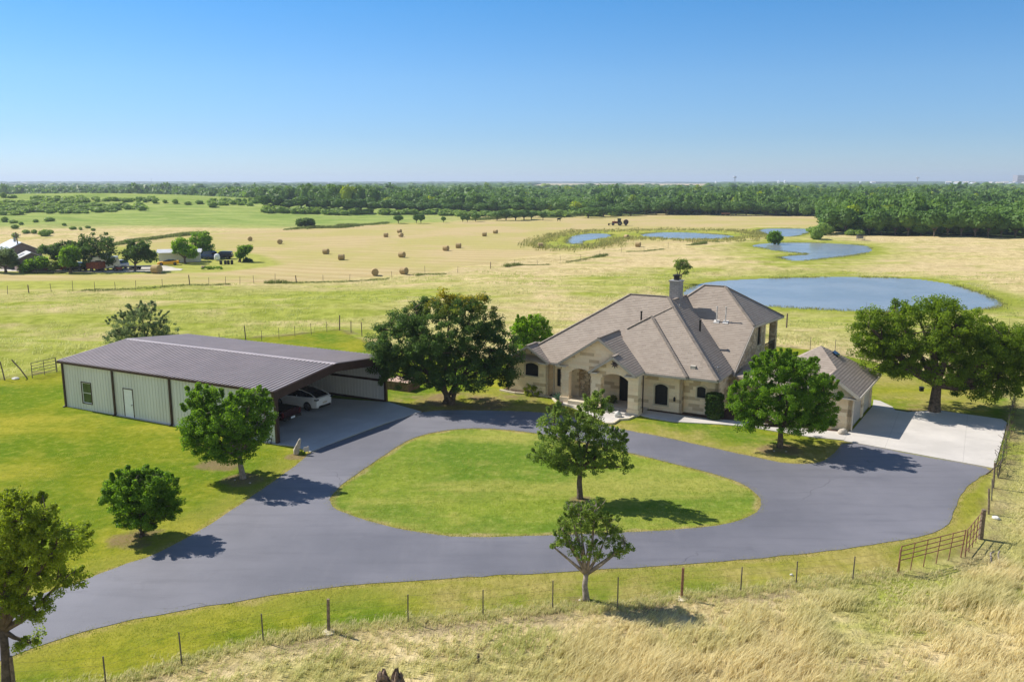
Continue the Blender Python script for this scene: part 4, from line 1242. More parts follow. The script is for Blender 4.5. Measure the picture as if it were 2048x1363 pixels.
def pickup(name, label, paint, loc, rz, group=None, lift=0.0):
    root = empty(name, loc, rz, label, 'pickup truck', group)
    prof = [(-2.85,.93,.55,1.12),(-2.8,.98,.50,1.16),(-1.0,1.0,.48,1.16),(-.2,1.0,.45,1.18),(1.2,1.0,.45,1.16),(1.9,.99,.48,1.12),(2.6,.96,.5,1.06),(2.85,.84,.55,.98)]
    loft([body_ring(*p) for p in prof]).build('body', paint, root, bevel=.03)
    cab = [(-1.05,.88,1.15,.76,1.78),(-.9,.9,1.15,.77,1.84),(.6,.9,1.15,.77,1.84),(.9,.89,1.15,.76,1.78),(1.55,.86,1.13,.78,1.2)]
    loft([[(x,-h1,z1-.05),(x,-h2,z2),(x,h2,z2),(x,h1,z1-.05)] for x,h1,z1,h2,z2 in cab]).build('windows', M['glass_dark'], root, bevel=.02)
    MB().box(-.98,.75,-.76,.76,1.83,1.88).build('cab_roof', paint, root, bevel=.02)
    MB().box(-2.72,-1.12,-.82,.82,1.14,1.175).build('bed_cover', M['black'], root)
    for x in (-1.75, 1.85):
        for y in (-.88, .88): wheel(root, x, y, .40, .26)
    for y in (-1, 1):
        MB().box(-2.88,-2.7,y*.88-.07,y*.88+.07,.72,1.08).build('tail_light', red_glass, root)
    MB().box(-2.98,-2.8,-.9,.9,.5,.68).build('bumper', M['black'], root)
    MB().box(-2.995,-2.975,-.2,.2,.53,.66).build('number_plate', M['white_paint'], root)
    return root
pickup('pickup_truck', 'dark maroon pickup truck tucked behind the barn corner post', maroon, bw_(-4.85, 3.75, .06), BA+math.pi)
tag(MB().tube([(0,0,.02),(.1,.25,.25),(.25,.3,.32),(.3,.5,.1)], .035, 6).tube([(.3,.1,.02),(.35,.2,.3),(.15,.3,.35)], .03, 6).build('coiled_hose', M['black'], None, loc=bw_(-.55,-.45,0)), 'black garden hose bundled at the foot of the barn corner', 'hose')

# ------------------------------------------------------------------ trees near the camera
def leaf_mesh(name, cents, rads, per, size, rs, up=.35, tipf=None, flat=.75, droop=0):
    """leaf-sized folded quads scattered in clusters; cents (n,3), rads (n,), per leaves in each"""
    n = len(cents)
    C = np.repeat(cents, per, 0); R = np.repeat(rads, per)
    d = rs.normal(size=(n*per, 3)); d /= np.linalg.norm(d, axis=1)[:, None] + 1e-9
    rr = rs.uniform(0, 1, n*per)**.45
    P = C + d*(R*rr)[:, None]*np.array([1, 1, flat])
    m = len(P)
    nrm = rs.normal(size=(m, 3)) + d*.8 + np.array([0, 0, up*2.0]); nrm /= np.linalg.norm(nrm, axis=1)[:, None]
    t = rs.normal(size=(m, 3)); t -= (t*nrm).sum(1)[:, None]*nrm; t /= np.linalg.norm(t, axis=1)[:, None]
    t[:, 2] -= droop; 
    b = np.cross(nrm, t)
    s = size*rs.uniform(.6, 1.35, m)[:, None]
    V = np.empty((m, 4, 3))
    V[:, 0] = P - t*s*.5; V[:, 1] = P + b*s*.32 + nrm*s*.06; V[:, 2] = P + t*s*.5; V[:, 3] = P - b*s*.32 + nrm*s*.06
    F = np.arange(m*4).reshape(m, 4)
    ct = np.repeat(rs.uniform(0, 1, n), per)
    tint = np.clip(.55*ct + .45*rs.uniform(0, 1, m), 0, 1)
    at = {'tint': ('FACE', tint)}
    if tipf is not None: at['tip'] = ('FACE', tipf(P, rs))
    return np_mesh(name, V.reshape(-1, 3), F, at)

def tree(name, label, base, lobes, leaf, bark='bark', trunk_r=.2, fork=.28, n_cl=220, per=70, cl_r=.42, size=.16, seed=1, lean=(0, 0), stems=1, cat='tree', group=None,
         tipf=None, bare=0, shell=2.6, depth=.95, gaps=.0, limbs=None, wood_name='trunk', zbase=None):
    rs = np.random.RandomState(seed); r = random.Random(seed)
    bp = G(*base); bp.z = hz(bp.x, bp.y) if zbase is None else zbase
    root = empty(name, bp, 0, label, cat, group)
    L = []
    for (u, v, ru, rv) in lobes:
        Y = bp.y + r.uniform(-.25, .25)*ru*bp.y/FPX
        # height of the pixel row at that distance
        y = -(v-681.5)/FPX
        zc_ = (y*Y*CP - Y*SP)/(CP + y*SP)+CAMH
        dep = Y*CP + (CAMH-zc_)*SP
        xc = (u-1024)/FPX*dep
        k = dep/FPX
        L.append((np.array([xc-bp.x, Y-bp.y, zc_-bp.z]), ru*k, rv*k))
    n_cl = int(n_cl*1.3)
    cents = []; small = []
    for c, a, b in L:
        k = max(3, int(n_cl*(a*a*b)**.8/sum((q*q*w_)**.8 for _, q, w_ in L)))
        d = rs.normal(size=(k, 3)); d /= np.linalg.norm(d, axis=1)[:, None]
        rr = rs.uniform(.05, 1, k)**(1/shell)
        p = c + d*rr[:, None]*np.array([a*1.06-cl_r*.3, (a*1.06-cl_r*.3)*depth, b*1.08-cl_r*.25])
        stray = rs.uniform(size=k) < .07
        p[stray] = c + d[stray]*np.array([a, a, b])*rs.uniform(.96, 1.06, (stray.sum(), 1))
        cents.append(p)
        # leading shoots that break up the outline
        ks = max(2, k//6) if cl_r < .45 else 0
        d = rs.normal(size=(ks, 3)); d[:, 2] = abs(d[:, 2])+.5; d /= np.linalg.norm(d, axis=1)[:, None]
        for j_, f_ in enumerate((.94, 1.0, 1.055, 1.10) if ks else ()):
            cents.append(c + d*np.array([a, a*depth, b])*f_ + np.array([0, 0, .05*j_*b]))
            small.append(len(np.concatenate(cents))-ks+np.arange(ks))
    cents = np.concatenate(cents)
    shr = np.ones(len(cents)); 
    if small: shr[np.concatenate(small)] = .42
    kk = cents[:, 2] > .25
    if gaps: kk &= rs.uniform(size=len(cents)) > gaps
    cents = cents[kk]; shr = shr[kk]
    rads = cl_r*rs.uniform(.55, 1.25, len(cents))*shr
    me = leaf_mesh('crown', cents, rads, per, size, rs, tipf=tipf)
    me.materials.append(M[leaf])
    cr = bpy.data.objects.new('crown', me); link(cr, root)
    # trunk, limbs and twigs as one branching mesh
    mb = MB()
    H_ = max(c[2]+b for c, a, b in L)
    cx = np.mean([c for c, a, b in L], 0)
    top = Vector((cx[0]*.15+lean[0], cx[1]*.1+lean[1], fork*H_))
    forks = []
    for s_ in range(stems):
        off = Vector((r.uniform(-1, 1), r.uniform(-1, 1), 0))*(trunk_r*.9 if stems > 1 else 0)
        tp = top + (Vector((r.uniform(-1, 1), r.uniform(-.6, .6), r.uniform(-.1, .3)))*H_*.10 if stems > 1 else Vector((0, 0, 0)))
        rad = trunk_r/(stems**.5)
        pts = [off+Vector((0, 0, -.15)), off*1.0+Vector((0, 0, .12)), (off+tp)*.5+Vector((r.uniform(-.06, .06), r.uniform(-.06, .06), 0)), tp]
        mb.tube(pts, [rad*1.5, rad*1.08, rad*.9, rad*.75], 9)
        forks.append((tp, rad))
    joints = []
    for i, (c, a, b) in enumerate(L):
        f, rad = forks[i % len(forks)]
        if limbs and i >= limbs: pass
        c_ = Vector(c) - Vector((0, 0, b*.2))
        mid = f.lerp(c_, .5) + Vector((r.uniform(-.15, .15), r.uniform(-.15, .15), -.06))*a
        pts = [f - Vector((0, 0, .05)), mid, c_, c_ + Vector((r.uniform(-.2, .2)*a, r.uniform(-.2, .2)*a, b*.6))]
        mb.tube(pts, [rad*.62, rad*.42, rad*.25, rad*.07], 6)
        for t in (.25, .5, .75, 1.0):
            joints.append(pts[0].lerp(pts[1], t)); joints.append(pts[1].lerp(pts[2], t)); joints.append(pts[2].lerp(pts[3], t))
    J = np.array([tuple(j) for j in joints])
    for c in cents[::max(1, len(cents)//160)]:
        d2 = ((J-c)**2).sum(1) + np.where(J[:, 2] > c[2]+.1, 2.0, 0)
        j = J[np.argmin(d2)]
        m_ = (j+c)/2 + rs.normal(size=3)*.06
        mb.tube([j, m_, c], [trunk_r*.13, trunk_r*.09, trunk_r*.03], 4, cap=False)
    for _ in range(bare):
        c, a, b = L[r.randrange(len(L))]
        p0 = Vector(c) + Vector((r.uniform(-.4, .4)*a, r.uniform(-.4, .4)*a, b*.2))
        d = Vector((r.uniform(-.5, .8), r.uniform(-.4, .4), 1)).normalized()
        ln = r.uniform(.6, 1.3)*b
        mb.tube([p0, p0+d*ln*.5+Vector((r.uniform(-.08, .08), 0, 0)), p0+d*ln], [.018, .012, .005], 4, cap=False)
    mb.build(wood_name, M[bark], root, smooth=True)
    return root

def yellow_top(P, rs):
    z0 = P[:, 2].max()
    f = sstep(z0-2.2, z0-.3, P[:, 2] + .25*P[:, 0]*0) * (vnoise(P[:, 0]*1.0+40, P[:, 1]+P[:, 2]+40, .9, 4) > .45)
    return np.clip(f*rs.uniform(.3, 1.1, len(P)), 0, 1)

tree('elm_tree', 'big dark green elm with yellowing top between the barn and the stone house', (897, 806),
     [(895,655,92,66),(800,688,66,66),(978,705,68,62),(765,725,34,44),(850,715,80,52),(925,742,100,34),(785,742,42,34),(1005,742,36,34),(835,628,48,36),(945,618,46,34),(765,700,30,36),(1003,706,30,32),(985,655,32,32),(780,655,30,26),(900,600,34,20)],
     'leaf_dark', trunk_r=.42, fork=.16, stems=5, n_cl=680, per=125, cl_r=.46, size=.14, seed=3, tipf=yellow_top, bare=6)
tree('oak_tree', 'huge spreading oak beside the concrete pad at the right edge', (1868, 823),
     [(1850,655,92,58),(1765,672,62,50),(1945,700,92,66),(1860,722,105,42),(1995,752,62,48),(1775,712,62,40),(1915,650,60,44),(2040,720,60,66),(1738,645,40,34),(1800,628,44,28),(1880,612,44,22),(2000,690,62,40),(1960,770,62,26),(2015,700,60,56),(1740,690,40,30)],
     'leaf_oak', trunk_r=.42, fork=.24, n_cl=820, per=125, cl_r=.48, size=.135, seed=5, bare=4)
tree('maple_tree', 'round green tree on the lawn in front of the garage', (1560, 894),
     [(1570,768,80,56),(1505,800,46,46),(1632,805,52,50),(1572,825,92,34),(1555,735,48,28),(1500,842,34,18),(1640,845,34,20),(1600,745,40,34),(1480,815,26,24)],
     'leaf_mid', trunk_r=.19, fork=.24, n_cl=420, per=125, cl_r=.34, size=.115, seed=8)
tree('maple_tree', 'bright green round tree on the lawn in front of the barn wall', (486, 956),
     [(452,835,72,46),(400,845,40,46),(512,845,38,50),(455,882,72,30),(415,800,26,32),(500,800,34,26),(385,880,26,28),(530,830,20,34),(460,905,48,16),(385,790,14,18)],
     'leaf_mid', bark='bark_pale', trunk_r=.17, fork=.26, n_cl=380, per=120, cl_r=.31, size=.11, seed=13)
tree('bushy_tree', 'low many-stemmed bushy tree beside the driveway on the left lawn', (285, 1072),
     [(280,990,62,42),(236,982,32,34),(328,992,34,38),(285,1026,54,26),(262,1040,26,14),(308,1042,24,14),(252,958,24,22),(322,960,28,20),(222,1000,20,20),(345,1015,22,24),(285,950,20,16)],
     'leaf_mid', trunk_r=.14, fork=.09, stems=5, n_cl=290, per=110, cl_r=.26, size=.10, seed=17)
tree('elm_tree', 'open airy tree standing on the grass island', (1160, 996),
     [(1192,832,36,42),(1108,842,32,32),(1112,892,48,30),(1208,895,46,36),(1160,925,56,22),(1158,868,40,36),(1078,912,28,13),(1242,930,26,16),(1195,800,20,18),(1238,880,20,22),(1120,935,26,12)],
     'leaf_soft', trunk_r=.16, fork=.30, n_cl=300, per=90, cl_r=.26, size=.095, seed=21, gaps=.05, bare=8)
tree('elm_tree', 'sparse young tree with bare twigs on the verge by the fence', (1172, 1198),
     [(1160,1040,40,30),(1132,1078,26,20),(1215,1060,32,30),(1246,1092,24,16),(1175,1098,42,16),(1190,1018,26,20),(1125,1055,18,18),(1140,1020,16,16),(1108,1092,12,10),(1225,1110,20,10)],
     'leaf_soft', bark='bark_pale', trunk_r=.13, fork=.27, n_cl=220, per=62, cl_r=.17, size=.07, seed=27, gaps=.16, bare=60)
tree('elm_tree', 'tall loose-leaved tree cut off by the lower left corner', (14, 1392),
     [(40,1035,56,46),(112,1085,66,38),(60,1130,66,46),(122,1160,50,17),(20,1190,46,46),(70,1215,46,26),(0,1090,50,50),(62,1282,36,12),(-40,1150,50,60),(30,1002,36,20),(-50,1240,50,50),(90,1030,30,24)],
     'leaf_airy', trunk_r=.16, fork=.34, n_cl=460, per=90, cl_r=.23, size=.075, seed=31, gaps=.08, bare=14)
tree('shade_tree', 'bright lime green bushy tree behind the left wing of the house', (1063, 716),
     [(1062,662,34,26),(1042,668,22,26),(1084,668,22,24),(1062,690,38,20),(1040,645,14,14),(1075,640,16,12)],
     'leaf_lime', trunk_r=.2, fork=.15, stems=4, n_cl=200, per=80, cl_r=.36, size=.15, seed=35)
tree('mesquite_tree', 'dusty grey-green thorny tree rising behind the barn roof', (285, 706),
     [(285,645,52,30),(245,655,30,26),(325,662,34,20),(280,622,26,18),(262,680,48,22),(318,685,40,18),(305,612,14,8)],
     'leaf_grey', trunk_r=.2, fork=.2, stems=3, n_cl=330, per=60, cl_r=.32, size=.11, seed=39, bare=40, gaps=.08)
tree('lone_tree', 'small multi-stemmed tree on the pond bank just behind the chimney', (1358, 566),
     [(1362,531,12,10),(1352,527,8,7),(1376,534,8,8),(1366,522,9,6),(1372,545,6,5)],
     'leaf_olive', trunk_r=.22, fork=.3, stems=3, n_cl=46, per=30, cl_r=.46, size=.26, seed=41)
tree('lone_tree', 'single round green tree at the edge of the middle pond', (1549, 487),
     [(1549,472,12,10),(1544,476,8,8),(1555,477,8,8)],
     'leaf_mid', trunk_r=.3, fork=.25, n_cl=70, per=40, cl_r=.9, size=.5, seed=43)
tree('umbrella_tree', 'dark umbrella-shaped tree standing alone on the hedge line above the hay field', (611, 456),
     [(611,443,17,6),(602,446,10,5),(621,447,10,5)],
     'leaf_dark', trunk_r=.5, fork=.3, stems=3, n_cl=90, per=40, cl_r=1.1, size=.6, seed=45)

# shrubs round the house
def shrub(name, label, base, rx, h, leaf, seed, per=60, n=60, size=.09, cl=.16, cat='shrub', flat=1.0, group=None, loc=None, boxy=False):
    rs = np.random.RandomState(seed)
    p = G(*base) if loc is None else loc
    root = empty(name, p, 0, label, cat, group)
    if boxy:
        t = rs.uniform(0, 2*math.pi, n); z = rs.uniform(0.1, 1, n)**.8*h
        top = rs.uniform(size=n) < .3
        r_ = np.where(top, rx*np.sqrt(rs.uniform(0, 1, n)), rx)
        z = np.where(top, h, z)
        c = np.stack([r_*np.cos(t), r_*np.sin(t), z], 1)
    else:
        d = rs.normal(size=(n, 3)); d /= np.linalg.norm(d, axis=1)[:, None]; d[:, 2] = abs(d[:, 2])
        c = d*np.array([rx, rx, h])*rs.uniform(.4, 1, n)[:, None]**.6
    me = leaf_mesh('foliage', c, np.full(n, cl), per, size, rs)
    me.materials.append(M[leaf]); link(bpy.data.objects.new('foliage', me), root)
    mb = MB()
    for k in range(7):
        t = rs.uniform(0, 6.28); mb.tube([(0, 0, -.05), (rx*.35*math.cos(t), rx*.35*math.sin(t), h*.4), (rx*.7*math.cos(t), rx*.7*math.sin(t), h*.8)], [.03, .02, .01], 5)
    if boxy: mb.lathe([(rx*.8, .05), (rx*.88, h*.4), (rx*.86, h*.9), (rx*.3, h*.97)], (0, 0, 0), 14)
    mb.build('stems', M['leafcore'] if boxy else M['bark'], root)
    return root
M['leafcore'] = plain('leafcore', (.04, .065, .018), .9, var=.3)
shrub('clipped_shrub', 'dense clipped barrel-shaped evergreen shrub under the right front wall', (1428, 838), .6, 1.85, 'leaf_dark', 51, per=40, n=330, size=.08, cl=.10, boxy=True)
shrub('flowering_shrub', 'loose yellow-green shrub against the left wing wall', (1068, 788), .95, 1.0, 'leaf_yellow', 53, per=55, n=90, size=.08)
shrub('small_shrub', 'small brownish shrub in the porch corner', None, .35, .7, 'leaf_olive', 54, per=30, n=30, size=.07, cl=.12, loc=hw(-2.85, 2.4, .15))
ag = MB()
for k in range(26):
    t = k*2.4; e = .5+.8*(k/26); L_ = .75
    dx, dy = math.cos(t)*math.cos(e), math.sin(t)*math.cos(e)
    w = .06
    a = Vector((0, 0, .05)); b_ = Vector((dx*L_*.5, dy*L_*.5, math.sin(e)*L_*.6)); c_ = Vector((dx*L_, dy*L_, math.sin(e)*L_*.95))
    s_ = Vector((-math.sin(t), math.cos(t), 0))*w
    ag.add([a-s_*.7, a+s_*.7, b_+s_, b_-s_, c_, a-Vector((0,0,.03)), b_-Vector((0,0,.05))], [(0,1,2,3), (3,2,4), (0,5,6,3), (1,2,6,5)])
o = ag.build('agave_plant', plain('agave', (.16, .28, .20), .6, var=.2), None, loc=G(1116, 800)); tag(o, 'pale blue-green agave in the bed left of the porch pier', 'agave')

def rock(name, label, p, s, seed, mat='boulder', cat='rock', group=None, z=0):
    r = random.Random(seed)
    bm = bmesh.new(); bmesh.ops.create_icosphere(bm, subdivisions=3, radius=1)
    offs = [(Vector((r.gauss(0, 1), r.gauss(0, 1), r.gauss(0, 1))).normalized(), r.uniform(.72, .95)) for _ in range(9)]
    for v in bm.verts:
        for n_, d_ in offs:
            q = v.co.dot(n_)
            if q > d_: v.co -= n_*(q-d_)
        v.co = Vector((v.co.x*s[0], v.co.y*s[1], v.co.z*s[2]+s[2]*.6))
    me = bpy.data.meshes.new(name); bm.to_mesh(me); bm.free(); me.materials.append(M[mat])
    o = bpy.data.objects.new(name, me); o.location = (p.x, p.y, p.z+z); o.rotation_euler = (0, 0, r.uniform(0, 6)); link(o)
    return tag(o, label, cat, group)
M['pale_rock'] = plain('pale_rock', (.62, .60, .56), .9, var=.2, scale=5, bmp=.5)
rock('boulder', 'rounded tan boulder in the bed at the garage corner', G(1685, 868), (.38, .3, .26), 3)
rock('boulder', 'cream boulder at the end of the porch patio', G(1236, 834), (.3, .22, .3), 4, 'pale_rock')
rock('rock', 'white rock lying on the green pasture right of the fence', G(1992, 1037), (.22, .16, .10), 5, 'pale_rock')
rock('rock', 'pale angular rock on the verge between the fence and the asphalt', G(1583, 1150), (.08, .07, .06), 6, 'pale_rock')
rock('rock', 'flat grey slab sunk in the pasture below the gate corner', G(1936, 1190), (.3, .2, .05), 7, 'pale_rock')
rock('rock', 'pale stone near the leaning posts at the far left', G(31, 758), (.35, .25, .12), 8, 'pale_rock')
# rocks round tree feet
for i, (u, v, w) in enumerate(((1548,902,'front lawn tree'),(1572,903,'front lawn tree'),(470,960,'tree before the barn'),(500,966,'tree before the barn'),(1160,1200,'sparse tree on the verge'))):
    rock('rock', f"small stone {'left' if i in (0,2,4) else 'right'} of the trunk foot of the {w}", G(u, v), (.08, .06, .04), 20+i, 'boulder')

# carved limestone figure-like boulder at the carport slab
mb = MB()
prof = [(.02,-.02,.34,.30),(.10,.0,.36,.30),(.35,-.02,.33,.27),(.55,.04,.30,.24),(.75,.10,.24,.20),(.95,.17,.19,.16),(1.1,.20,.13,.11),(1.16,.21,.05,.05)]
rings = []
rr_ = random.Random(5)
for z, ox, rx, ry in prof:
    rings.append([(ox*1.1+rx*.6*math.cos(t)*rr_.uniform(.88, 1.1), ry*.65*math.sin(t)*rr_.uniform(.88, 1.1), z*.9) for t in [2*math.pi*k/12 for k in range(12)]])
o = loft(rings).build('standing_stone', M['boulder'], None, smooth=True, loc=G(594, 908)); tag(o, 'weathered pale standing stone at the corner of the carport slab', 'standing stone')
mb = MB().box(-.2,.2,-.015,.015,.12,.42).box(-.17,-.13,-.02,.02,0,.46).box(.13,.17,-.02,.02,0,.46)
o = mb.build('garden_marker', M['trim'], None, loc=G(613, 906)); o.rotation_euler = (0,0,.9); tag(o, 'tiny pale garden marker on two pegs next to the standing stone', 'garden marker')
shrub('small_shrub', 'tuft of bright green plants between the standing stone and the marker', (604, 908), .22, .25, 'leaf_lime', 61, per=30, n=20, size=.06, cl=.08)

# raised timber box behind the barn corner
tb = empty('timber_planter', G(806, 776), BA, 'low square brown timber box on the lawn behind the barn corner', 'planter')
for z in (0, .24, .48):
    MB().box(-1.1,1.1,-.9,-.78,z,z+.22).box(-1.1,1.1,.78,.9,z,z+.22).box(-1.1,-.98,-.78,.78,z,z+.22).box(.98,1.1,-.78,.78,z,z+.22).build('timber_course', M['deck'] if 'deck' in M else M['rust'], tb)
MB().box(-1.15,1.15,-.95,.95,.71,.76).build('lid', M['lid'] if 'lid' in M else M['trim'], tb)

# ------------------------------------------------------------------ fences
def fence(label, posts, hgts, wires=4, r_post=.027, mats=None, cat='fence', wire_r=.003, name='wire_fence', lean=.03, seed=1, wire_top=.96):
    """posts: pixel feet; hgts: heights in metres"""
    r = random.Random(seed)
    P = []
    for (u, v) in posts:
        g = G(u, v); g.z = hz(g.x, g.y); P.append(g)
    root = empty(name, P[0], 0, label, cat)
    tops = []
    for i, (p, h) in enumerate(zip(P, hgts)):
        m_ = 'post_steel'; rp = r_post
        if mats and i in mats: m_, rp = mats[i]
        q = p - P[0]
        lx = Vector((r.uniform(-lean, lean), r.uniform(-lean, lean), 0))*h
        MB().tube([q-Vector((0,0,.3)), q+lx*.5+Vector((0,0,h*.5)), q+lx+Vector((0,0,h))], [rp, rp, rp*.95], 6).build('post', M[m_], root)
        tops.append((q, lx, h))
    wb = MB()
    for k in range(wires):
        f = wire_top - k*(.8/max(1, wires-1))
        pts = []
        for (q, lx, h), (q2, lx2, h2) in zip(tops, tops[1:]):
            hh = min(h, 1.25); hh2 = min(h2, 1.25)
            a = q+lx*f*hh/h+Vector((0,0,hh*f)); b_ = q2+lx2*f*hh2/h2+Vector((0,0,hh2*f))
            if not pts: pts.append(a)
            pts += [a.lerp(b_, .5)-Vector((0,0,.02)), b_]
        wb.tube(pts, wire_r, 4)
    wb.build('wires', M['wire'], root)
    return root, P
near = [(-60,1392),(30,1390),(212,1370),(364,1328),(527,1283),(657,1262),(816,1244),(966,1232),(1105,1218),(1235,1216),(1363,1195),(1481,1184),(1592,1169),(1705,1161),(1797,1145)]
nh = [HG(u, v, t) for (u, v), t in zip(near, (1330,1312,1311,1264,1226,1197,1188,1178,1161,1154,1134,1133,1121,1112,1098))]
fence('wire fence of thin steel posts running along the near side of the driveway', near, nh, 4,
      mats={1: ('post_wood', .07), 5: ('post_wood', .065), 10: ('rust', .06), 14: ('rust', .04)}, seed=3)
for (u, v), nm in (((1363,1197),'rust-coloured'),((657,1264),'leaning wooden')):
    o = MB().lathe([(.26,0),(.25,.06),(.10,.09)], (0,0,-.02), 12).build('concrete_footing', M['trim_stone'], None, loc=G(u, v)); tag(o, f'pale concrete collar at the foot of the {nm} post of the near fence', 'post footing')

def pipe_gate(label, a, b_, ha, hb, name='pipe_gate', rails=4, stiles=4, z0=.28, mat='rust', r=.022, lean=.0):
    A_ = G(*a); B_ = G(*b_); A_.z = hz(A_.x, A_.y); B_.z = hz(B_.x, B_.y)
    root = empty(name, A_, 0, label, 'gate')
    d = B_-A_
    rl_ = MB()
    for k in range(rails):
        f = z0 + (1-z0)*k/(rails-1)
        rl_.tube([Vector((0,0,ha*f)), d+Vector((0,0,hb*f))], r, 6)
    rl_.build('rails', M[mat], root)
    for k in range(stiles+1):
        t = k/stiles
        q = d*t; h = ha*(1-t)+hb*t
        MB().tube([q+Vector((lean*h,0,.02)), q+Vector((0,0,h*1.02))], r*(1.3 if k in (0, stiles) else 1.0), 6).build('stile', M[mat], root)
    return root
pipe_gate('long rusty pipe gate panel at the near bend of the driveway fence', (1799,1147), (1926,1114), 1.3, 1.33, stiles=5, lean=-.08, z0=.5)
pipe_gate('short rusty pipe gate panel leading up to the thick wooden corner post', (1930,1113), (1958,1077), 1.33, 1.35, stiles=4, z0=.2)
o = MB().tube([(0,0,-.3),(0,0,.8),(.02,0,1.5)], [.13,.12,.11], 8).build('corner_post', M['post_wood'], None, loc=G(1961,1077)); tag(o, 'thick wooden post at the corner where the rusty gates meet the side fence', 'fence post')
sidef = [(1978,1028),(1984,1000),(1987,975),(1995,955),(2003,925),(2011,893),(2018,862),(2024,832),(2029,806)]
sf, SP_ = fence('sagging wire fence overgrown with vines along the right side of the concrete pad', sidef, [1.35,1.2,1.5,1.2,1.2,1.25,1.2,1.3,1.2], 5, mats={0:('post_wood',.05),2:('post_wood',.05)}, seed=8, lean=.10)
rs_ = np.random.RandomState(77)
vc = []
for a, b_ in zip(SP_[3:-1], SP_[4:]):
    for k in range(15):
        p = a.lerp(b_, rs_.uniform()) - SP_[0]
        vc.append((p.x+rs_.normal()*.10, p.y+rs_.normal()*.10, p.z+rs_.uniform(.1, 1.0)))
me = leaf_mesh('vines', np.array(vc), np.full(len(vc), .16), 22, .07, rs_); me.materials.append(M['leaf_olive']); link(bpy.data.objects.new('vines', me), sf)
tw = MB()
for a, b_ in zip(SP_[3:-1], SP_[4:]):
    for k in range(34):
        p = a.lerp(b_, rs_.uniform()) - SP_[0]
        tw.tube([p, p+Vector((rs_.normal()*.12, rs_.normal()*.12, .4)), p+Vector((rs_.normal()*.22, rs_.normal()*.22, rs_.uniform(.5, .95)))], .012, 4, cap=False)
tw.build('dead_vines', M['bark'], sf)
o = MB().tube([(0,0,0),(.25,-.6,.75),(.3,-.7,1.0)], [.045,.04,.04], 6).build('brace_pole', M['post_steel'], None, loc=G(1972,948)); tag(o, 'dark leaning brace pole near the lower corner of the concrete pad', 'pole')
backf = [(115,742),(440,690),(492,682),(523,681),(558,678),(590,673),(623,669),(654,664),(679,660),(702,665),(724,672)]
fence('wire fence along the back of the lawn behind the barn', backf, [1.3,1.3,1.7,1.1,1.3,1.2,1.3,1.2,1.75,1.3,1.6], 4, mats={2:('post_wood',.06),8:('post_wood',.07),9:('post_wood',.05),10:('post_wood',.05)}, seed=4, lean=.06)
pipe_gate('grey tubular farm gate left of the barn', (65,756), (113,744), 1.35, 1.35, rails=5, stiles=2, z0=.2, mat='post_steel', r=.025)
for (u, v, lx, lb) in ((10,760,-.25,'upright dark wooden post at the far left behind the lawn'),(57,756,-1.3,'strongly leaning wooden post left of the tubular farm gate')):
    o = MB().tube([(0,0,-.2),(lx*.5,0,.85),(lx,0,1.65)], .055, 6).build('fence_post', M['post_wood'], None, loc=G(u, v)); tag(o, lb, 'fence post')
rightf = [(1573,655),(1620,699),(1670,702),(1720,714),(1800,735),(1900,765),(2020,800)]
fence('wire fence behind the garage between the back lawn and the dry pasture', rightf, [1.7,1.35,1.2,1.3,1.3,1.3,1.4], 4, mats={0:('post_wood',.09)}, seed=5)
farf = [(15,590),(58,588),(103,585),(146,584),(190,582),(231,581),(272,579),(325,577),(380,574),(418,573),(451,571),(480,570),(508,567),(550,565),(593,563),(646,561),(699,559),(784,553),(850,547),(915,542),(981,537),(1029,533),(1075,528),(1120,523),(1161,519),(1199,514),(1243,508),(1288,503),(1336,498),(1385,492),(1436,487)]
fence('long wire fence between the hay field and the rough pasture', farf, [1.3+.35*((i*7) % 5 == 1) for i in range(len(farf))], 3, r_post=.035, mats={1:('post_wood',.08),8:('post_wood',.08),14:('post_wood',.09),20:('post_wood',.08)}, seed=6, lean=.1, wire_r=.005)

# ------------------------------------------------------------------ grasses
grassm = None
def blade_mat(name, a, b_, c_):
    m, nt, b = new_mat(name)
    t = nt.nodes.new('ShaderNodeAttribute'); t.attribute_name = 'tint'
    g = nt.nodes.new('ShaderNodeAttribute'); g.attribute_name = 'tip'
    col = mixc(nt, t.outputs['Fac'], a, b_)
    col = mixc(nt, g.outputs['Fac'], col, c_)
    nt.links.new(col, b.inputs['Base Color'])
    b.inputs['Roughness'].default_value = .7; b.inputs['Specular IOR Level'].default_value = .15
    tr = nt.nodes.new('ShaderNodeBsdfTranslucent'); nt.links.new(col, tr.inputs[0])
    mx = nt.nodes.new('ShaderNodeMixShader'); mx.inputs[0].default_value = .5
    nt.links.new(b.outputs[0], mx.inputs[1]); nt.links.new(tr.outputs[0], mx.inputs[2])
    nt.links.new(mx.outputs[0], nt.nodes['Material Output'].inputs[0])
    return m
M['tall_grass'] = blade_mat('tall_grass', (.65, .55, .28), (.87, .78, .46), (.42, .47, .12))
M['weed'] = blade_mat('weed', (.11, .15, .035), (.22, .26, .07), (.40, .36, .12))

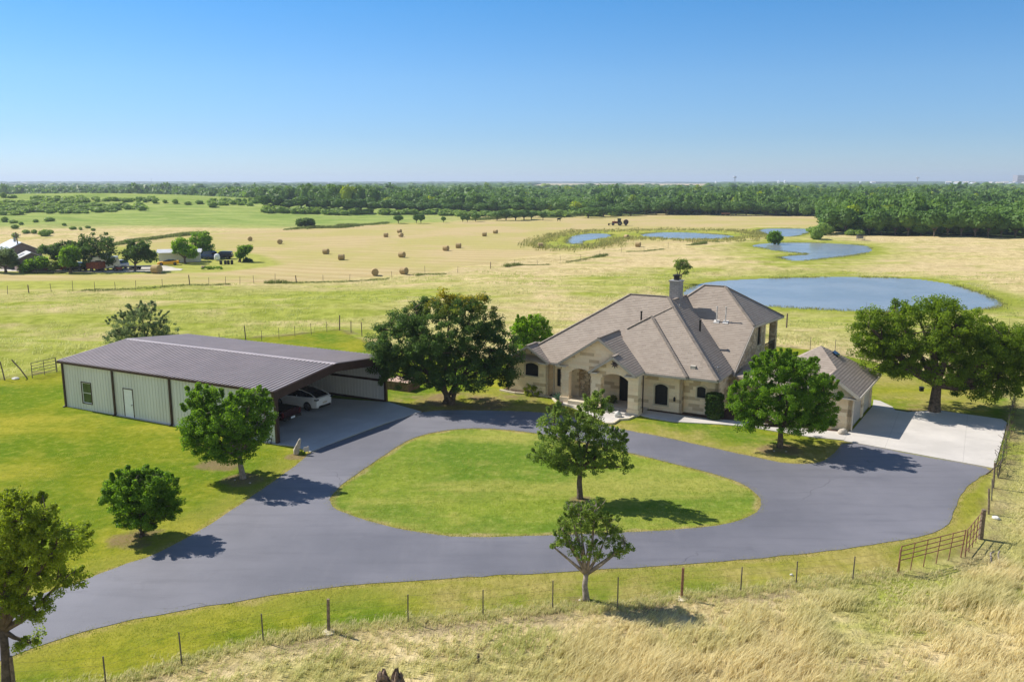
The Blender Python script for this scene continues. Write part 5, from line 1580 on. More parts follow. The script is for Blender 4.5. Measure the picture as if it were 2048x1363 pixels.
def blades(name, X, Y, hgt, wid, per, spread, mat, lean=(.35, .12), green=None, seed=1, label=None, cat=None):
    rs = np.random.RandomState(seed)
    n = len(X)
    Zb = height(X, Y)
    hgt = np.broadcast_to(hgt, (n,))
    X2 = np.repeat(X, per) + rs.normal(size=n*per)*spread*.5
    Y2 = np.repeat(Y, per) + rs.normal(size=n*per)*spread*.5
    Z2 = np.repeat(Zb, per) - .03
    h = np.repeat(hgt, per)*rs.uniform(.55, 1.15, n*per)
    m = n*per
    ca = np.repeat(rs.uniform(-.5, .5, n), per)
    dx = (lean[0] + rs.normal(size=m)*.28 + ca*.3)*h; dy = (lean[1] + rs.normal(size=m)*.28)*h
    ang = rs.uniform(0, math.pi, m); wx, wy = np.cos(ang)*wid*.5, np.sin(ang)*wid*.5
    V = np.empty((m, 5, 3))
    V[:, 0] = np.stack([X2-wx, Y2-wy, Z2], 1); V[:, 1] = np.stack([X2+wx, Y2+wy, Z2], 1)
    V[:, 2] = np.stack([X2+dx*.35+wx*.8, Y2+dy*.35+wy*.8, Z2+h*.6], 1); V[:, 3] = np.stack([X2+dx*.35-wx*.8, Y2+dy*.35-wy*.8, Z2+h*.6], 1)
    V[:, 4] = np.stack([X2+dx, Y2+dy, Z2+h*.95], 1)
    i = np.arange(m)*5
    F = np.concatenate([np.stack([i, i+1, i+2], 1), np.stack([i, i+2, i+3], 1), np.stack([i+3, i+2, i+4], 1)])
    t = np.clip(np.repeat(rs.uniform(0, 1, n), per)*.6 + rs.uniform(0, .4, m), 0, 1)
    g = np.repeat(green if green is not None else np.zeros(n), per)
    me = np_mesh(name, V.reshape(-1, 3), F, {'tint': ('FACE', np.tile(t, 3)), 'tip': ('FACE', np.tile(g, 3))})
    me.materials.append(M[mat])
    o = bpy.data.objects.new(name, me); link(o)
    return tag(o, label, cat, kind='stuff')

rs_ = np.random.RandomState(5)
def scatter(n, x0, x1, y0, y1): return rs_.uniform(x0, x1, n), rs_.uniform(y0, y1, n)
# tall dry grass on the near side of the fence
X, Y = scatter(52000, -24, 36, 17.5, 47)
dl = sdf(LAWN, X, Y)
inview = np.abs(X) < (Y*.62+3)
dens = np.where(dl < -.5, 1, 0)*inview
cl = vnoise(X, Y, 2.2, 21); cl2 = vnoise(X, Y, .9, 22)
rightness = sstep(-3, 6, X + (vnoise(X, Y, 5, 30)-.5)*6)          # the left part is shorter and greener
keep = (dens > 0) & (rs_.uniform(size=len(X)) < .25+.75*sstep(.25, .6, cl*.6+cl2*.4)*(.45+.55*rightness))
X, Y, cl, rightness, dl = X[keep], Y[keep], cl[keep], rightness[keep], dl[keep]
gpatch = sstep(.60, .75, vnoise(X, Y, 3.3, 25))*.9
gp3 = np.maximum(sdf(GREEN2, X, Y), sdf(GREEN3, X, Y))
gpatch = np.clip(gpatch*.6 + .5*sstep(-.5, 1, gp3) + (1-rightness)*.75*rs_.uniform(.4, 1, len(X)), 0, 1)
cb_ = vnoise(X, Y, 1.3, 71)
hh_ = (.12 + .62*cl*(.3+.7*rightness)*(.25+1.1*cb_))*sstep(-.2, -2.5, dl)*.9+.07
hh_ = hh_*(1-.5*sstep(-.5, 1, gp3))
blades('tall_dry_grass', X, Y, hh_*1.25, .026, 10, .16, 'tall_grass', lean=(.55, .15), green=gpatch*(.8-.35*rightness), seed=3)
# rough grass and weeds right under the near fence
K_ = 2600
t_ = rs_.uniform(0, len(near)-1.001, K_); i_ = t_.astype(int); f_ = t_-i_
NP = np.array([tuple(G(u, v)[:2]) for u, v in near])
q = NP[i_]*(1-f_)[:, None]+NP[i_+1]*f_[:, None] + rs_.normal(size=(K_, 2))*np.array([.3, .28])
blades('fence_line_weeds', q[:, 0], q[:, 1], .22, .02, 9, .14, 'tall_grass', green=rs_.uniform(0, 1, K_)**1.2*.9, seed=4)
# middle distance: coarse tufts in the rough pasture behind the yard
X, Y = scatter(30000, -95, 120, 62, 165)
dl = sdf(LAWN, X, Y); dh = sdf(HAY, X, Y)
pp = np.min([-sdf(P, X, Y) for P in POND_P.values()], 0)
keep = (dl < -1) & (dh < -1) & (pp > 2.5) & (np.abs(X) < Y*.63+4) & (rs_.uniform(size=len(X)) < sstep(.3, .65, vnoise(X, Y*1.5, 6, 33)))
X, Y = X[keep], Y[keep]
gr_ = np.clip(sstep(.4, .7, vnoise(X, Y*2, 14, 34)) + .8*sstep(-4, 4, sdf(GREEN1, X, Y)) + .75*sstep(25, -25, X), 0, 1)*.95
blades('pasture_grass', X, Y, .20+.22*vnoise(X, Y, 3, 35), .055, 5, .5, 'tall_grass', green=gr_, seed=6, lean=(.4, 0))
# dark weeds along the far fence, the hedge line and pond edges
def along(pts, n, sx, sy):
    A_ = np.array([tuple(G(u, v)[:2]) for u, v in pts])
    L_ = np.hypot(*(A_[1:]-A_[:-1]).T); c = np.concatenate([[0], np.cumsum(L_)])
    s_ = rs_.uniform(0, c[-1], n); i = np.clip(np.searchsorted(c, s_)-1, 0, len(L_)-1); f = (s_-c[i])/L_[i]
    q = A_[i]*(1-f)[:, None]+A_[i+1]*f[:, None]
    q = q + rs_.normal(size=q.shape)*np.array([sx, sy])
    return q[:, 0], q[:, 1]
X, Y = along(farf, 2600, .5, .5)
k = vnoise(X, Y*0, 5, 41) > .5; X, Y = X[k], Y[k]
blades('fence_line_weeds', X, Y, .22+.5*sstep(.6, .9, vnoise(X, Y*0, 5, 43)), .07, 6, .5, 'weed', seed=7)
HEDGE = [(226,489),(330,474),(420,467),(480,462),(560,459),(620,457),(700,453),(760,449),(880,443),(1000,438),(1090,435),(1160,433),(1290,429)]
X, Y = along(HEDGE, 6000, .8, 2.2)
k = vnoise(X, Y*0, 14, 47) > .3; X, Y = X[k], Y[k]
blades('hedge_line_scrub', X, Y, .3+.9*vnoise(X, Y*0, 8, 49), .22, 6, 1.1, 'weed', seed=8)
mp_ = [(u, v) for u, v in [(1065,489),(1090,477),(1150,464),(1300,460),(1480,461),(1530,470),(1500,479),(1400,482),(1300,477),(1232,479),(1218,490),(1150,497),(1085,496),(1065,489)]]
X, Y = along(mp_, 1500, 2.2, 5)
k = (np.min([-sdf(P, X, Y) for P in POND_P.values()], 0) > .3); X, Y = X[k], Y[k]
blades('pond_reeds', X, Y, .5+.5*vnoise(X, Y, 6, 51), .16, 6, 1.0, 'weed', green=rs_.uniform(.3, 1, len(X)), seed=9)

# short grass: turf texture near the camera and a ragged fringe along the asphalt
M['turf'] = blade_mat('turf', (.20, .28, .02), (.36, .39, .035), (.62, .50, .20))
X, Y = scatter(90000, -30, 26, 21, 52)
dl = sdf(LAWN, X, Y); dd_ = sdf(DRIVE, X, Y); di = sdf(ISLAND, X, Y)
keep = (dl > .1) & ((dd_ < -.05) | (di > .05)) & (np.abs(X) < Y*.62+2) & (rs_.uniform(size=len(X)) < np.clip(42/Y-.55, .12, 1))
X, Y, dl = X[keep], Y[keep], dl[keep]
dr_ = np.clip(1.0*sstep(-1, 1, sdf(DRY2, X, Y))*rs_.uniform(0, 1, len(X)) + .35*sstep(.5, .7, vnoise(X, Y*1.5, 2.5, 55)), 0, 1)
blades('turf_grass', X, Y, .055+.05*vnoise(X, Y, 1.5, 56), .02, 5, .3, 'turf', lean=(.1, 0), green=dr_, seed=12)
for nm, P, n_, sg in (('outer', smooth_poly(DRIVE, 1), 5500, -1), ('island', ISLAND, 3000, 1)):
    Q = np.vstack([P, P[:1]]); L_ = np.hypot(*(Q[1:]-Q[:-1]).T); c = np.concatenate([[0], np.cumsum(L_)])
    s_ = rs_.uniform(0, c[-1], n_); i = np.clip(np.searchsorted(c, s_)-1, 0, len(L_)-1); f = (s_-c[i])/L_[i]
    q = Q[i]*(1-f)[:, None]+Q[i+1]*f[:, None]
    q = q + rs_.normal(size=q.shape)*.13
    kk = (q[:, 1] > 20) & (np.abs(q[:, 0]) < q[:, 1]*.65) & (sdf(pix_poly(PAD_PX), q[:, 0], q[:, 1]) < -.2) & (sdf(pix_poly(SLAB_PX), q[:, 0], q[:, 1]) < -.2)
    q = q[kk]
    blades('verge_grass', q[:, 0], q[:, 1], .075, .03, 6, .16, 'turf', lean=(.1, 0), green=np.clip(rs_.uniform(-.1, 1.1, len(q)), 0, 1), seed=13)
for k_, P in POND_P.items():
    Q = np.vstack([P, P[:1]]); L_ = np.hypot(*(Q[1:]-Q[:-1]).T); c = np.concatenate([[0], np.cumsum(L_)])
    n_ = int(c[-1]*9)
    s_ = rs_.uniform(0, c[-1], n_); i = np.clip(np.searchsorted(c, s_)-1, 0, len(L_)-1); f = (s_-c[i])/L_[i]
    q = Q[i]*(1-f)[:, None]+Q[i+1]*f[:, None] + rs_.normal(size=(n_, 2))*.7
    kk = vnoise(q[:, 0], q[:, 1], 6, 57) > .45
    q = q[kk]
    blades('pond_reeds', q[:, 0], q[:, 1], .35, .06, 5, .5, 'weed', green=rs_.uniform(0, .8, len(q)), seed=14)

# ------------------------------------------------------------------ hay bales
def GT(u, v):
    """terrain point seen at pixel (u, v)"""
    c0 = Vector((0, 0, CAMH)); r = (G(u, max(v, 366)) - c0).normalized()
    if v < 366: r = (G(u, 366)-c0).normalized()
    ts = np.concatenate([np.arange(20, 800, 1.5), np.arange(800, 5000, 10)])
    X, Y, Zr = r.x*ts, r.y*ts, CAMH+r.z*ts
    hh = height(X, Y)
    k = np.argmax(Zr < hh)
    t = ts[k] if Zr[k] < hh[k] else ts[-1]
    return Vector((r.x*t, r.y*t, float(height(np.array([r.x*t]), np.array([r.y*t]))[0])))

def hay_mat():
    m, nt, b = new_mat('hay')
    co = coord(nt)
    sx = nt.nodes.new('ShaderNodeSeparateXYZ'); nt.links.new(co, sx.inputs[0])
    rad = mth(nt, 'SQRT', mth(nt, 'ADD', mth(nt, 'POWER', sx.outputs['X'], 2), mth(nt, 'POWER', mth(nt, 'SUBTRACT', sx.outputs['Z'], .66), 2)))
    ring = mth(nt, 'FRACT', mth(nt, 'MULTIPLY', mth(nt, 'ADD', rad, mth(nt, 'MULTIPLY', noise(nt, co, 3, 4), .12)), 9))
    c = mixc(nt, noise(nt, co, 9, 6, .7), (.30, .21, .09), (.58, .44, .22))
    c = mixc(nt, mth(nt, 'MULTIPLY', mrange(nt, ring, .3, .5), .35), c, (.16, .10, .045))
    nt.links.new(c, b.inputs['Base Color']); b.inputs['Roughness'].default_value = .95
    bump(nt, b, noise(nt, co, 16, 5), .8, .05)
    return m
M['hay'] = hay_mat()
def bale_proto():
    r = random.Random(2); mb = MB(); n = 26; R_ = .66
    prof = [(.02,-.64),(R_*.7,-.65),(R_*.94,-.62),(R_,-.55),(R_*1.01,-.2),(R_*.99,.2),(R_,.55),(R_*.94,.62),(R_*.7,.65),(.02,.64)]
    vs = []; fs = []
    for i, (q, h) in enumerate(prof):
        for k in range(n):
            t = 2*math.pi*k/n; j = 1+r.uniform(-.02, .02)
            z = q*j*math.sin(t)
            vs.append((q*j*math.cos(t), h, max(z, -.60)+.62))
    for i in range(len(prof)-1):
        for k in range(n):
            l = (k+1) % n; fs.append((i*n+k, i*n+l, (i+1)*n+l, (i+1)*n+k))
    fs.append(tuple(range(n))[::-1]); fs.append(tuple((len(prof)-1)*n+k for k in range(n)))
    return mb.add(vs, fs)
BALES = [(808,548,55,'nearest pair, right bale, by the long fence'),(750,552,12,'nearest pair, left bale, round face to the camera'),(804,515,60,'bale alone in mid field above the nearest pair'),
 (652,508,70,'left one of the two bales left of mid field'),(683,520,88,'right one of the two bales left of mid field'),(560,488,5,'round-faced bale in the left part of the field'),
 (500,482,25,'leftmost bale of the open hay field'),(772,474.5,85,'left bale of the far trio'),(802,474,35,'right bale of the far trio'),(799,466,60,'farthest bale of the far trio'),
 (892,502,60,'left bale of the mid right pair'),(917,496,80,'right bale of the mid right pair'),(969,472.6,80,'left bale of the far right pair'),(991,467.5,60,'right bale of the far right pair'),
 (1081,496,95,'bale at the left tip of the marshy pond'),(1253,477.5,35,'bale at the near edge of the marshy pond'),(1276,494.5,65,'bale between the marshy pond and the fence'),
 (313.5,546.5,70,'lone bale in front of the neighbouring yard')]
bp_ = None
for u, v, a, lb in BALES:
    p = GT(u, v)
    if bp_ is None: o = bale_proto().build('hay_bale', M['hay'], None, smooth=False); bp_ = o
    else: o = bp_.copy(); COL.objects.link(o)
    o.location = p; o.rotation_euler = (0, 0, math.radians(a))
    sc = 1.25 if v > 544 and u < 400 else 1.0
    o.scale = (sc,)*3
    tag(o, 'round hay bale: '+lb, 'hay bale', 'round bales lying in the hay field')

# ------------------------------------------------------------------ background trees
def ico(sub):
    bm = bmesh.new(); bmesh.ops.create_icosphere(bm, subdivisions=sub, radius=1)
    V = np.array([v.co[:] for v in bm.verts]); F = np.array([[v.index for v in f.verts] for f in bm.faces]); bm.free()
    return V, F
ICO = {1: ico(1), 2: ico(2), 3: ico(3)}

def crown_arrays(seed, sub, nq, qs, lobes=7, low=.22):
    """crown of unit radius and unit height: lumpy core plus leaf-clump faces; returns V, F (triangles)"""
    rs = np.random.RandomState(seed)
    V, F = ICO[sub]
    V = V.copy()
    dirs = rs.normal(size=(lobes, 3)); dirs[:, 2] = abs(dirs[:, 2])*.8; dirs /= np.linalg.norm(dirs, axis=1)[:, None]
    d = V@dirs.T
    r = .70 + .26*np.clip((d-.55)/.45, 0, 1).max(1) + rs.uniform(-.07, .07, len(V))
    core = V*r[:, None]*.93
    Vs = [core]; Fs = [F]
    if nq:
        u = rs.normal(size=(nq, 3)); u /= np.linalg.norm(u, axis=1)[:, None]
        u[:, 2] = np.where(u[:, 2] < -.35, -u[:, 2], u[:, 2])
        rr = (.70 + .28*np.clip((u@dirs.T-.55)/.45, 0, 1).max(1))*rs.uniform(.86, 1.10, nq)
        P = u*rr[:, None]
        nr = u + rs.normal(size=(nq, 3))*.55; nr /= np.linalg.norm(nr, axis=1)[:, None]
        t = rs.normal(size=(nq, 3)); t -= (t*nr).sum(1)[:, None]*nr; t /= np.linalg.norm(t, axis=1)[:, None]
        b = np.cross(nr, t); s_ = qs*rs.uniform(.6, 1.4, nq)[:, None]
        q = np.stack([P-t*s_, P+b*s_*.8, P+t*s_, P-b*s_*.8], 1).reshape(-1, 3)
        i = np.arange(nq)*4+len(core)
        Vs.append(q); Fs.append(np.concatenate([np.stack([i, i+1, i+2], 1), np.stack([i, i+2, i+3], 1)]))
    V = np.concatenate(Vs); F = np.concatenate(Fs)
    V[:, 2] = low + (1-low)*(V[:, 2]+.92)/1.9
    return V, F

def merge_crowns(name, protos, X, Y, Z, R, Hh, tint, tip, rs):
    Vs = []; Fs = []; T = []; TP = []; off = 0
    pid = rs.randint(0, len(protos), len(X)); ang = rs.uniform(0, 6.28, len(X))
    for k, (V, F) in enumerate(protos):
        idx = np.where(pid == k)[0]
        if not len(idx): continue
        n = len(idx); c, s_ = np.cos(ang[idx]), np.sin(ang[idx])
        W = np.empty((n, len(V), 3), np.float32)
        W[:, :, 0] = (V[None, :, 0]*c[:, None]-V[None, :, 1]*s_[:, None])*R[idx, None]+X[idx, None]
        W[:, :, 1] = (V[None, :, 0]*s_[:, None]+V[None, :, 1]*c[:, None])*R[idx, None]+Y[idx, None]
        W[:, :, 2] = V[None, :, 2]*Hh[idx, None]+Z[idx, None]
        G_ = F[None]+(np.arange(n)*len(V))[:, None, None]+off
        Vs.append(W.reshape(-1, 3)); Fs.append(G_.reshape(-1, 3)); off += n*len(V)
        T.append((tint[idx, None]*.62+rs.uniform(0, .38, (n, len(F)))).ravel()); TP.append(np.repeat(tip[idx], len(F)))
    return np_mesh(name, np.concatenate(Vs), np.concatenate(Fs), {'tint': ('FACE', np.concatenate(T)), 'tip': ('FACE', np.concatenate(TP))})

rf_ = np.random.RandomState(101)
# prototypes used by every background tree one can tell apart
PROTO = {}
def bg_proto(key, seed, nq, qs, sub=3, low=.2, tint=.5, tip=0.0):
    V, F = crown_arrays(seed, sub, nq, qs, lobes=9, low=low)
    me = np_mesh('crown', V, F, {'tint': ('FACE', np.clip(tint*.62+rf_.uniform(0, .38, len(F)), 0, 1)), 'tip': ('FACE', np.full(len(F), tip))})
    me.materials.append(M['scrub_foliage'] if key[0] == 'bush' else M['wood_foliage'])
    mb = MB(); r = random.Random(seed)
    mb.tube([(0,0,-.1),(.02,0,.15),(.03,.02,.45)], [.07,.055,.04], 6)
    for k in range(4):
        t = k*1.6+r.random(); mb.tube([(.02,0,.16),(.25*math.cos(t),.25*math.sin(t),.42)], [.035,.02], 5)
    tm = mb.build('trunk', M['bark'], None)
    COL.objects.unlink(tm); tme = tm.data; bpy.data.objects.remove(tm)
    PROTO[key] = (me, tme)
for i in range(4):
    bg_proto(('dark', i), 200+i, 420, .13, tint=.12+.1*i); bg_proto(('mid', i), 210+i, 420, .13, tint=.5+.12*i)
    bg_proto(('bush', i), 220+i, 320, .15, low=-.28, tint=.75+.08*i)
bg_proto(('yellow', 0), 231, 420, .13, tint=.9, tip=.85)
bg_proto(('pale', 0), 232, 420, .13, tint=.95, tip=.2)

def bg_tree(name, key, p, R_, H_, label, cat='tree', group=None, seed=0):
    root = empty(name, p, random.Random(seed).uniform(0, 6.28), label, cat, group)
    cm, tm = PROTO[key]
    c = bpy.data.objects.new('crown', cm); link(c, root); c.scale = (R_, R_, H_)
    t = bpy.data.objects.new('trunk', tm); link(t, root); t.scale = (R_*1.1, R_*1.1, H_)
    return root
ORD = ['first','second','third','fourth','fifth','sixth','seventh','eighth','ninth','tenth','eleventh','twelfth','thirteenth','fourteenth','fifteenth','sixteenth','seventeenth','eighteenth','nineteenth','twentieth',
       'twenty-first','twenty-second','twenty-third','twenty-fourth','twenty-fifth','twenty-sixth','twenty-seventh','twenty-eighth','twenty-ninth','thirtieth','thirty-first','thirty-second']
# near edge of the right-hand wood
us = [1664,1690,1712,1738,1762,1790,1815,1842,1868,1895,1922,1950,1976,2002,2030,2052]
for i, u in enumerate(us):
    v = np.interp(u, [1655,1700,1790,2048], [466,469,471,476]) + rf_.uniform(-.6, .6)
    p = GT(u, v)
    key = ('yellow', 0) if i == 2 else (('dark', i % 4) if i % 3 else ('mid', i % 4))
    if i == 2: p = GT(1703, 462)
    H_ = rf_.uniform(6.6, 8.4) if i != 2 else 9.0
    lb = 'bright yellow-green tree at the left corner of the right-hand wood' if i == 2 else f'tree in the front row of the right-hand wood, {ORD[i]} from the left'
    bg_tree('edge_tree', key, p, rf_.uniform(3.0, 4.3), H_, lb, 'tree', 'front row trees of the right-hand wood', i)
for i, (u, v) in enumerate(((1652,460),(1650,452),(1649,445),(1648,439))):
    bg_tree('edge_tree', ('dark', i), GT(u, v), 4.0, 8.0, f'tree on the left flank of the right-hand wood, {ORD[i]} from the front', 'tree', 'flank trees of the right-hand wood', 30+i)
us = list(range(1252, 1646, 20))
for i, u in enumerate(us):
    v = np.interp(u, [1249,1366,1568,1645], [429.3,430,431,433])+rf_.uniform(-.3, .3)
    bg_tree('edge_tree', ('dark', i % 4) if i % 4 else ('mid', i % 3), GT(u, v), rf_.uniform(3.2, 5.0), rf_.uniform(5.5, 8), f'wood-edge tree above the far end of the hay field, {ORD[i]} from the left', 'tree', 'wood edge trees beyond the hay field', 60+i)
us = list(range(530, 1246, 24))
for i, u in enumerate(us):
    v = np.interp(u, [520,692,874,1085,1249], [419,427,427,430,429])-1.2+rf_.uniform(-.3, .3)
    bg_tree('edge_tree', ('dark', i % 4) if i % 3 else ('mid', i % 4), GT(u, v), rf_.uniform(3.2, 5.0), rf_.uniform(4.6, 6.8), f'wood-edge tree behind the central pasture, {ORD[i]} from the left', 'tree', 'wood edge trees behind the central pasture', 90+i)
# hedge line trees between the pasture and the hay field
HT = [(797,446.6,2.2,3.2,'mid','small tree alone on the hedge line above the far trio of bales'),(833,446.6,1.6,3.6,'dark','left one of two narrow dark trees on the hedge line'),(842,447,1.7,3.7,'dark','right one of two narrow dark trees on the hedge line'),
 (887,446,1.1,2.6,'mid','thin little tree on the hedge line right of the dark pair'),(925.6,444.6,1.2,2.8,'dark','left one of two tiny trees on the hedge line'),(935,444.6,1.2,2.8,'dark','right one of two tiny trees on the hedge line'),(951,443,2.2,3.4,'mid','rounded tree just left of the hedge line clump'),
 (994,441,3.2,4.0,'mid','leftmost tree of the hedge line clump'),(1012,441,3.6,4.6,'dark','second tree of the hedge line clump'),(1031,441,3.8,4.6,'mid','middle tree of the hedge line clump'),(1048,440,3.4,4.3,'dark','fourth tree of the hedge line clump'),(1063,439,3.0,3.8,'mid','rightmost tree of the hedge line clump'),
 (1086,440.5,2.0,3.6,'dark','dark tree just right of the hedge line clump'),(1118,433,2.6,3.0,'bush','pale tree in the strip above the small dark animal'),(1156,431,1.8,2.8,'mid','small tree in the strip left of the wide hedge tree'),
 (1176,436,5.0,5.0,'mid','wide round tree on the hedge line left of the tractor'),(1207,434,4.4,4.8,'dark','round tree on the hedge line upper left of the tractor'),(1234,432,4.2,4.6,'mid','round tree on the hedge line right above the tractor'),
 (1262,431.5,4.4,5.0,'dark','broad dark tree at the right end of the hedge line')]
for i, (u, v, R_, H_, kd, lb) in enumerate(HT):
    bg_tree('hedge_tree', (kd, i % 4), GT(u, v), R_, H_, lb, 'tree', None, 130+i)
# shrubs near the ponds
for i, (u, v, R_, H_, lb) in enumerate(((1632,478,2.0,3.6,'grey-green bush between the upper and the middle pond'),(1645,470,2.4,3.8,'tall pale bush at the right end of the upper pond'),(1655,468,2.2,3.2,'pale bush against the corner of the right-hand wood'),(1625,465,2.4,1.8,'low yellowish bush beside the upper pond'),(1700,471,1.9,2.0,'low bush in front of the yellow-green tree'),(1717,471,2.0,2.0,'low bush just right of the one before the yellow tree'))):
    bg_tree('pond_bush', ('bush', i % 4), GT(u, v), R_, H_, lb, 'bush', None, 160+i)
# bushes scattered on the hillside
HB = [(38,250,9),(105,262,7),(165,275,8),(120,305,8),(282,255,6),(390,248,9),(205,340,8),(270,342,9),(352,364,14),(400,345,8),(505,282,5),(575,312,8),(635,318,6),(693,302,6),(735,322,7),(120,375,8),(620,108,7),(750,78,8),(840,82,7),(905,88,8),(990,95,8),(1090,106,7),(1145,98,7),(1220,103,9),(1300,100,7),(1380,106,9),(1480,116,7),(1570,110,9),(1670,134,10),(30,60,9),(95,62,7)]
HB.sort()
for i, (zx, zy, w) in enumerate(HB):
    p = GT(zx/3.938, 380+zy/3.938)
    k = p.y/FPX
    rv = random.Random(i*7+1); f1 = rv.uniform(.7, 1.5)
    bg_tree('hill_bush', ('bush', i % 4), p, w*k*.9*f1, w*k*rv.uniform(.7, 1.15)*f1**.5, f'green bush scattered on the hillside pasture, {ORD[i]} counted from the left', 'bush', 'bushes on the hillside pasture', 170+i)

# ------------------------------------------------------------------ the wood and thickets (uncountable)
def far_clear(X, Y):
    u = 1024 + FPX*X/np.maximum(Y, 1)
    return (Y > 1900) & (u > 1060) & (u < 1420)
PR1 = [crown_arrays(300+i, 2, 170, .15, low=-.05) for i in range(5)]
PR2 = [crown_arrays(310+i, 2, 60, .22, low=-.1) for i in range(5)]
PR3 = [crown_arrays(320+i, 2, 0, .3, low=.05) for i in range(5)]
def forest_zone(name, d0, d1, sp, protos, rr, hhr, half=.74):
    n = int((d1*d1-d0*d0)*half/(sp*sp))
    t = rf_.uniform(-half, half, n*1); D = np.sqrt(rf_.uniform(d0*d0, d1*d1, n))
    X, Y = t*D, D
    Y = Y + rf_.uniform(-1, 1, n); X = X + rf_.uniform(-1, 1, n)
    k = (Y > wood_front(X/Y)+3.5) & ~far_clear(X, Y)
    dens = .25 + 1.3*vnoise(X, Y, 45, 61)
    k &= rf_.uniform(size=n) < dens
    X, Y = X[k], Y[k]
    R_ = rf_.uniform(rr[0], rr[1], len(X)); Hh = rf_.uniform(hhr[0], hhr[1], len(X))*(.62+.75*vnoise(X, Y, 30, 63))*np.where(rf_.uniform(size=len(X)) < .04, 1.3, 1.0)
    tint = np.clip(-.15+1.0*vnoise(X, Y, 38, 65)+rf_.uniform(0, .5, len(X)), 0, 1)
    tip = (rf_.uniform(size=len(X)) < .03)*rf_.uniform(.4, 1, len(X))
    me = merge_crowns(name, protos, X, Y, height(X, Y)-.2, R_, Hh, tint, tip, rf_)
    me.materials.append(M['wood_foliage'])
    o = bpy.data.objects.new(name, me); link(o)
    return tag(o, cat='woodland', kind='stuff')
tag(forest_zone('woodland', 225, 520, 4.9, PR1, (2.6, 4.6), (5.0, 9.0)), 'dense dark green wood rising behind the hay field and the ponds')
tag(forest_zone('woodland', 520, 1050, 7.4, PR2, (3.8, 7.0), (6.0, 10)), 'middle band of dense woodland canopy reaching towards the horizon')
tag(forest_zone('woodland', 1050, 2600, 14, PR3, (7, 14), (6.5, 10)), 'far blue-green woodland canopy near the horizon')
# sparse woods farther out
n = 3600
t = rf_.uniform(-.72, .72, n); D = np.sqrt(rf_.uniform(2600**2, 9000**2, n)); X, Y = t*D, D
k = (vnoise(X, Y, 500, 71) > .50)
u_ = 1024+FPX*X/Y
k &= ~((u_ > 1060) & (u_ < 1420) & (Y < 5200))
X, Y = X[k], Y[k]
me = merge_crowns('woodland', PR3, X, Y, height(X, Y), rf_.uniform(25, 70, len(X)), rf_.uniform(7, 12, len(X)), rf_.uniform(0, .5, len(X)), np.zeros(len(X)), rf_)
me.materials.append(M['wood_foliage']); o = bpy.data.objects.new('woodland', me); link(o); tag(o, 'scattered tree belts on the horizon', 'woodland', kind='stuff')
# thickets
PRB = [crown_arrays(340+i, 2, 60, .22, low=-.25) for i in range(5)]
def thicket(label, cells, n, rr, hhr, seed):
    r = np.random.RandomState(seed); P_ = []
    for _ in range(n):
        a, b_, c, d = cells[r.randint(len(cells))]
        P_.append(GT(r.uniform(a, b_), r.uniform(c, d)))
    P_ = np.array([tuple(p) for p in P_])
    me = merge_crowns('thicket', PRB, P_[:, 0], P_[:, 1], P_[:, 2]-.2, r.uniform(*rr, n), r.uniform(*hhr, n), r.uniform(.5, 1, n), np.zeros(n), r)
    me.materials.append(M['scrub_foliage']); o = bpy.data.objects.new('thicket', me); link(o); return tag(o, label, 'thicket', kind='stuff')
thicket('tangled bright green thicket spread over the far hillside', [(0,110,408,424),(50,150,404,426),(90,200,410,428),(150,235,412,424),(200,290,414,421),(130,170,400,404),(0,60,410,432),(420,520,401,412),(200,330,400,404),(60,200,398,404)], 300, (1.4, 3.0), (1.2, 2.6), 5)
thicket('low bright scrub band at the foot of the wood behind the central pasture', [(525,700,419,427),(650,900,426,430),(880,1080,429,433),(1090,1240,430,433)], 200, (1.8, 3.6), (1.6, 3.2), 6)

# ------------------------------------------------------------------ neighbouring farmyard
sheet('gravel_yard', [wobble(pix_poly([(205,541),(245,536),(300,532),(322,530),(345,534),(365,538),(360,541),(300,543),(205,545)]), 2, .3, 9)], .03, .1, M['gravel'])
sheet('gravel_yard', [wobble(pix_poly([(-60,541),(40,543),(120,543),(205,545),(205,541),(120,540),(-60,537)]), 2, .2, 10)], .03, .1, M['gravel'])
def shed(name, label, p, W_, L_, eave, ridge, rz, wall, roof_, cat='farm building', door=None, win=None):
    root = empty(name, p, rz, label, cat)
    mb = MB()
    mb.add([(-W_/2,0,0),(W_/2,0,0),(W_/2,0,eave),(0,0,ridge),(-W_/2,0,eave),(-W_/2,L_,0),(W_/2,L_,0),(W_/2,L_,eave),(0,L_,ridge),(-W_/2,L_,eave)],
           [(0,1,2,3,4),(5,9,8,7,6),(0,5,6,1),(1,6,7,2),(0,4,9,5),(2,7,8,3),(3,8,9,4)])
    mb.build('wall', wall, root)
    rb = MB()
    k = (ridge-eave)/(W_/2)
    rb.slab([(0,-.4,ridge+.12),(W_/2+.4,-.4,eave-.4*k+.12),(W_/2+.4,L_+.4,eave-.4*k+.12),(0,L_+.4,ridge+.12)], .1)
    rb.slab([(0,-.4,ridge+.12),(-W_/2-.4,-.4,eave-.4*k+.12),(-W_/2-.4,L_+.4,eave-.4*k+.12),(0,L_+.4,ridge+.12)], .1)
    rb.build('roof', roof_, root)
    if door: MB().box(door[0],door[1],-.06,.0,0,door[2]).build('door', M['white_paint'], root)
    if win:
        for w in win: MB().box(w[0],w[1],-.05,0,w[2],w[3]).build('window', M['glass_dark'], root)
    return root
M['brick_mauve'] = plain('brick_mauve', (.22, .17, .17), .9, var=.12)
M['shed_roof'] = sheet_metal('shed_roof', (.62,.62,.62), .3)
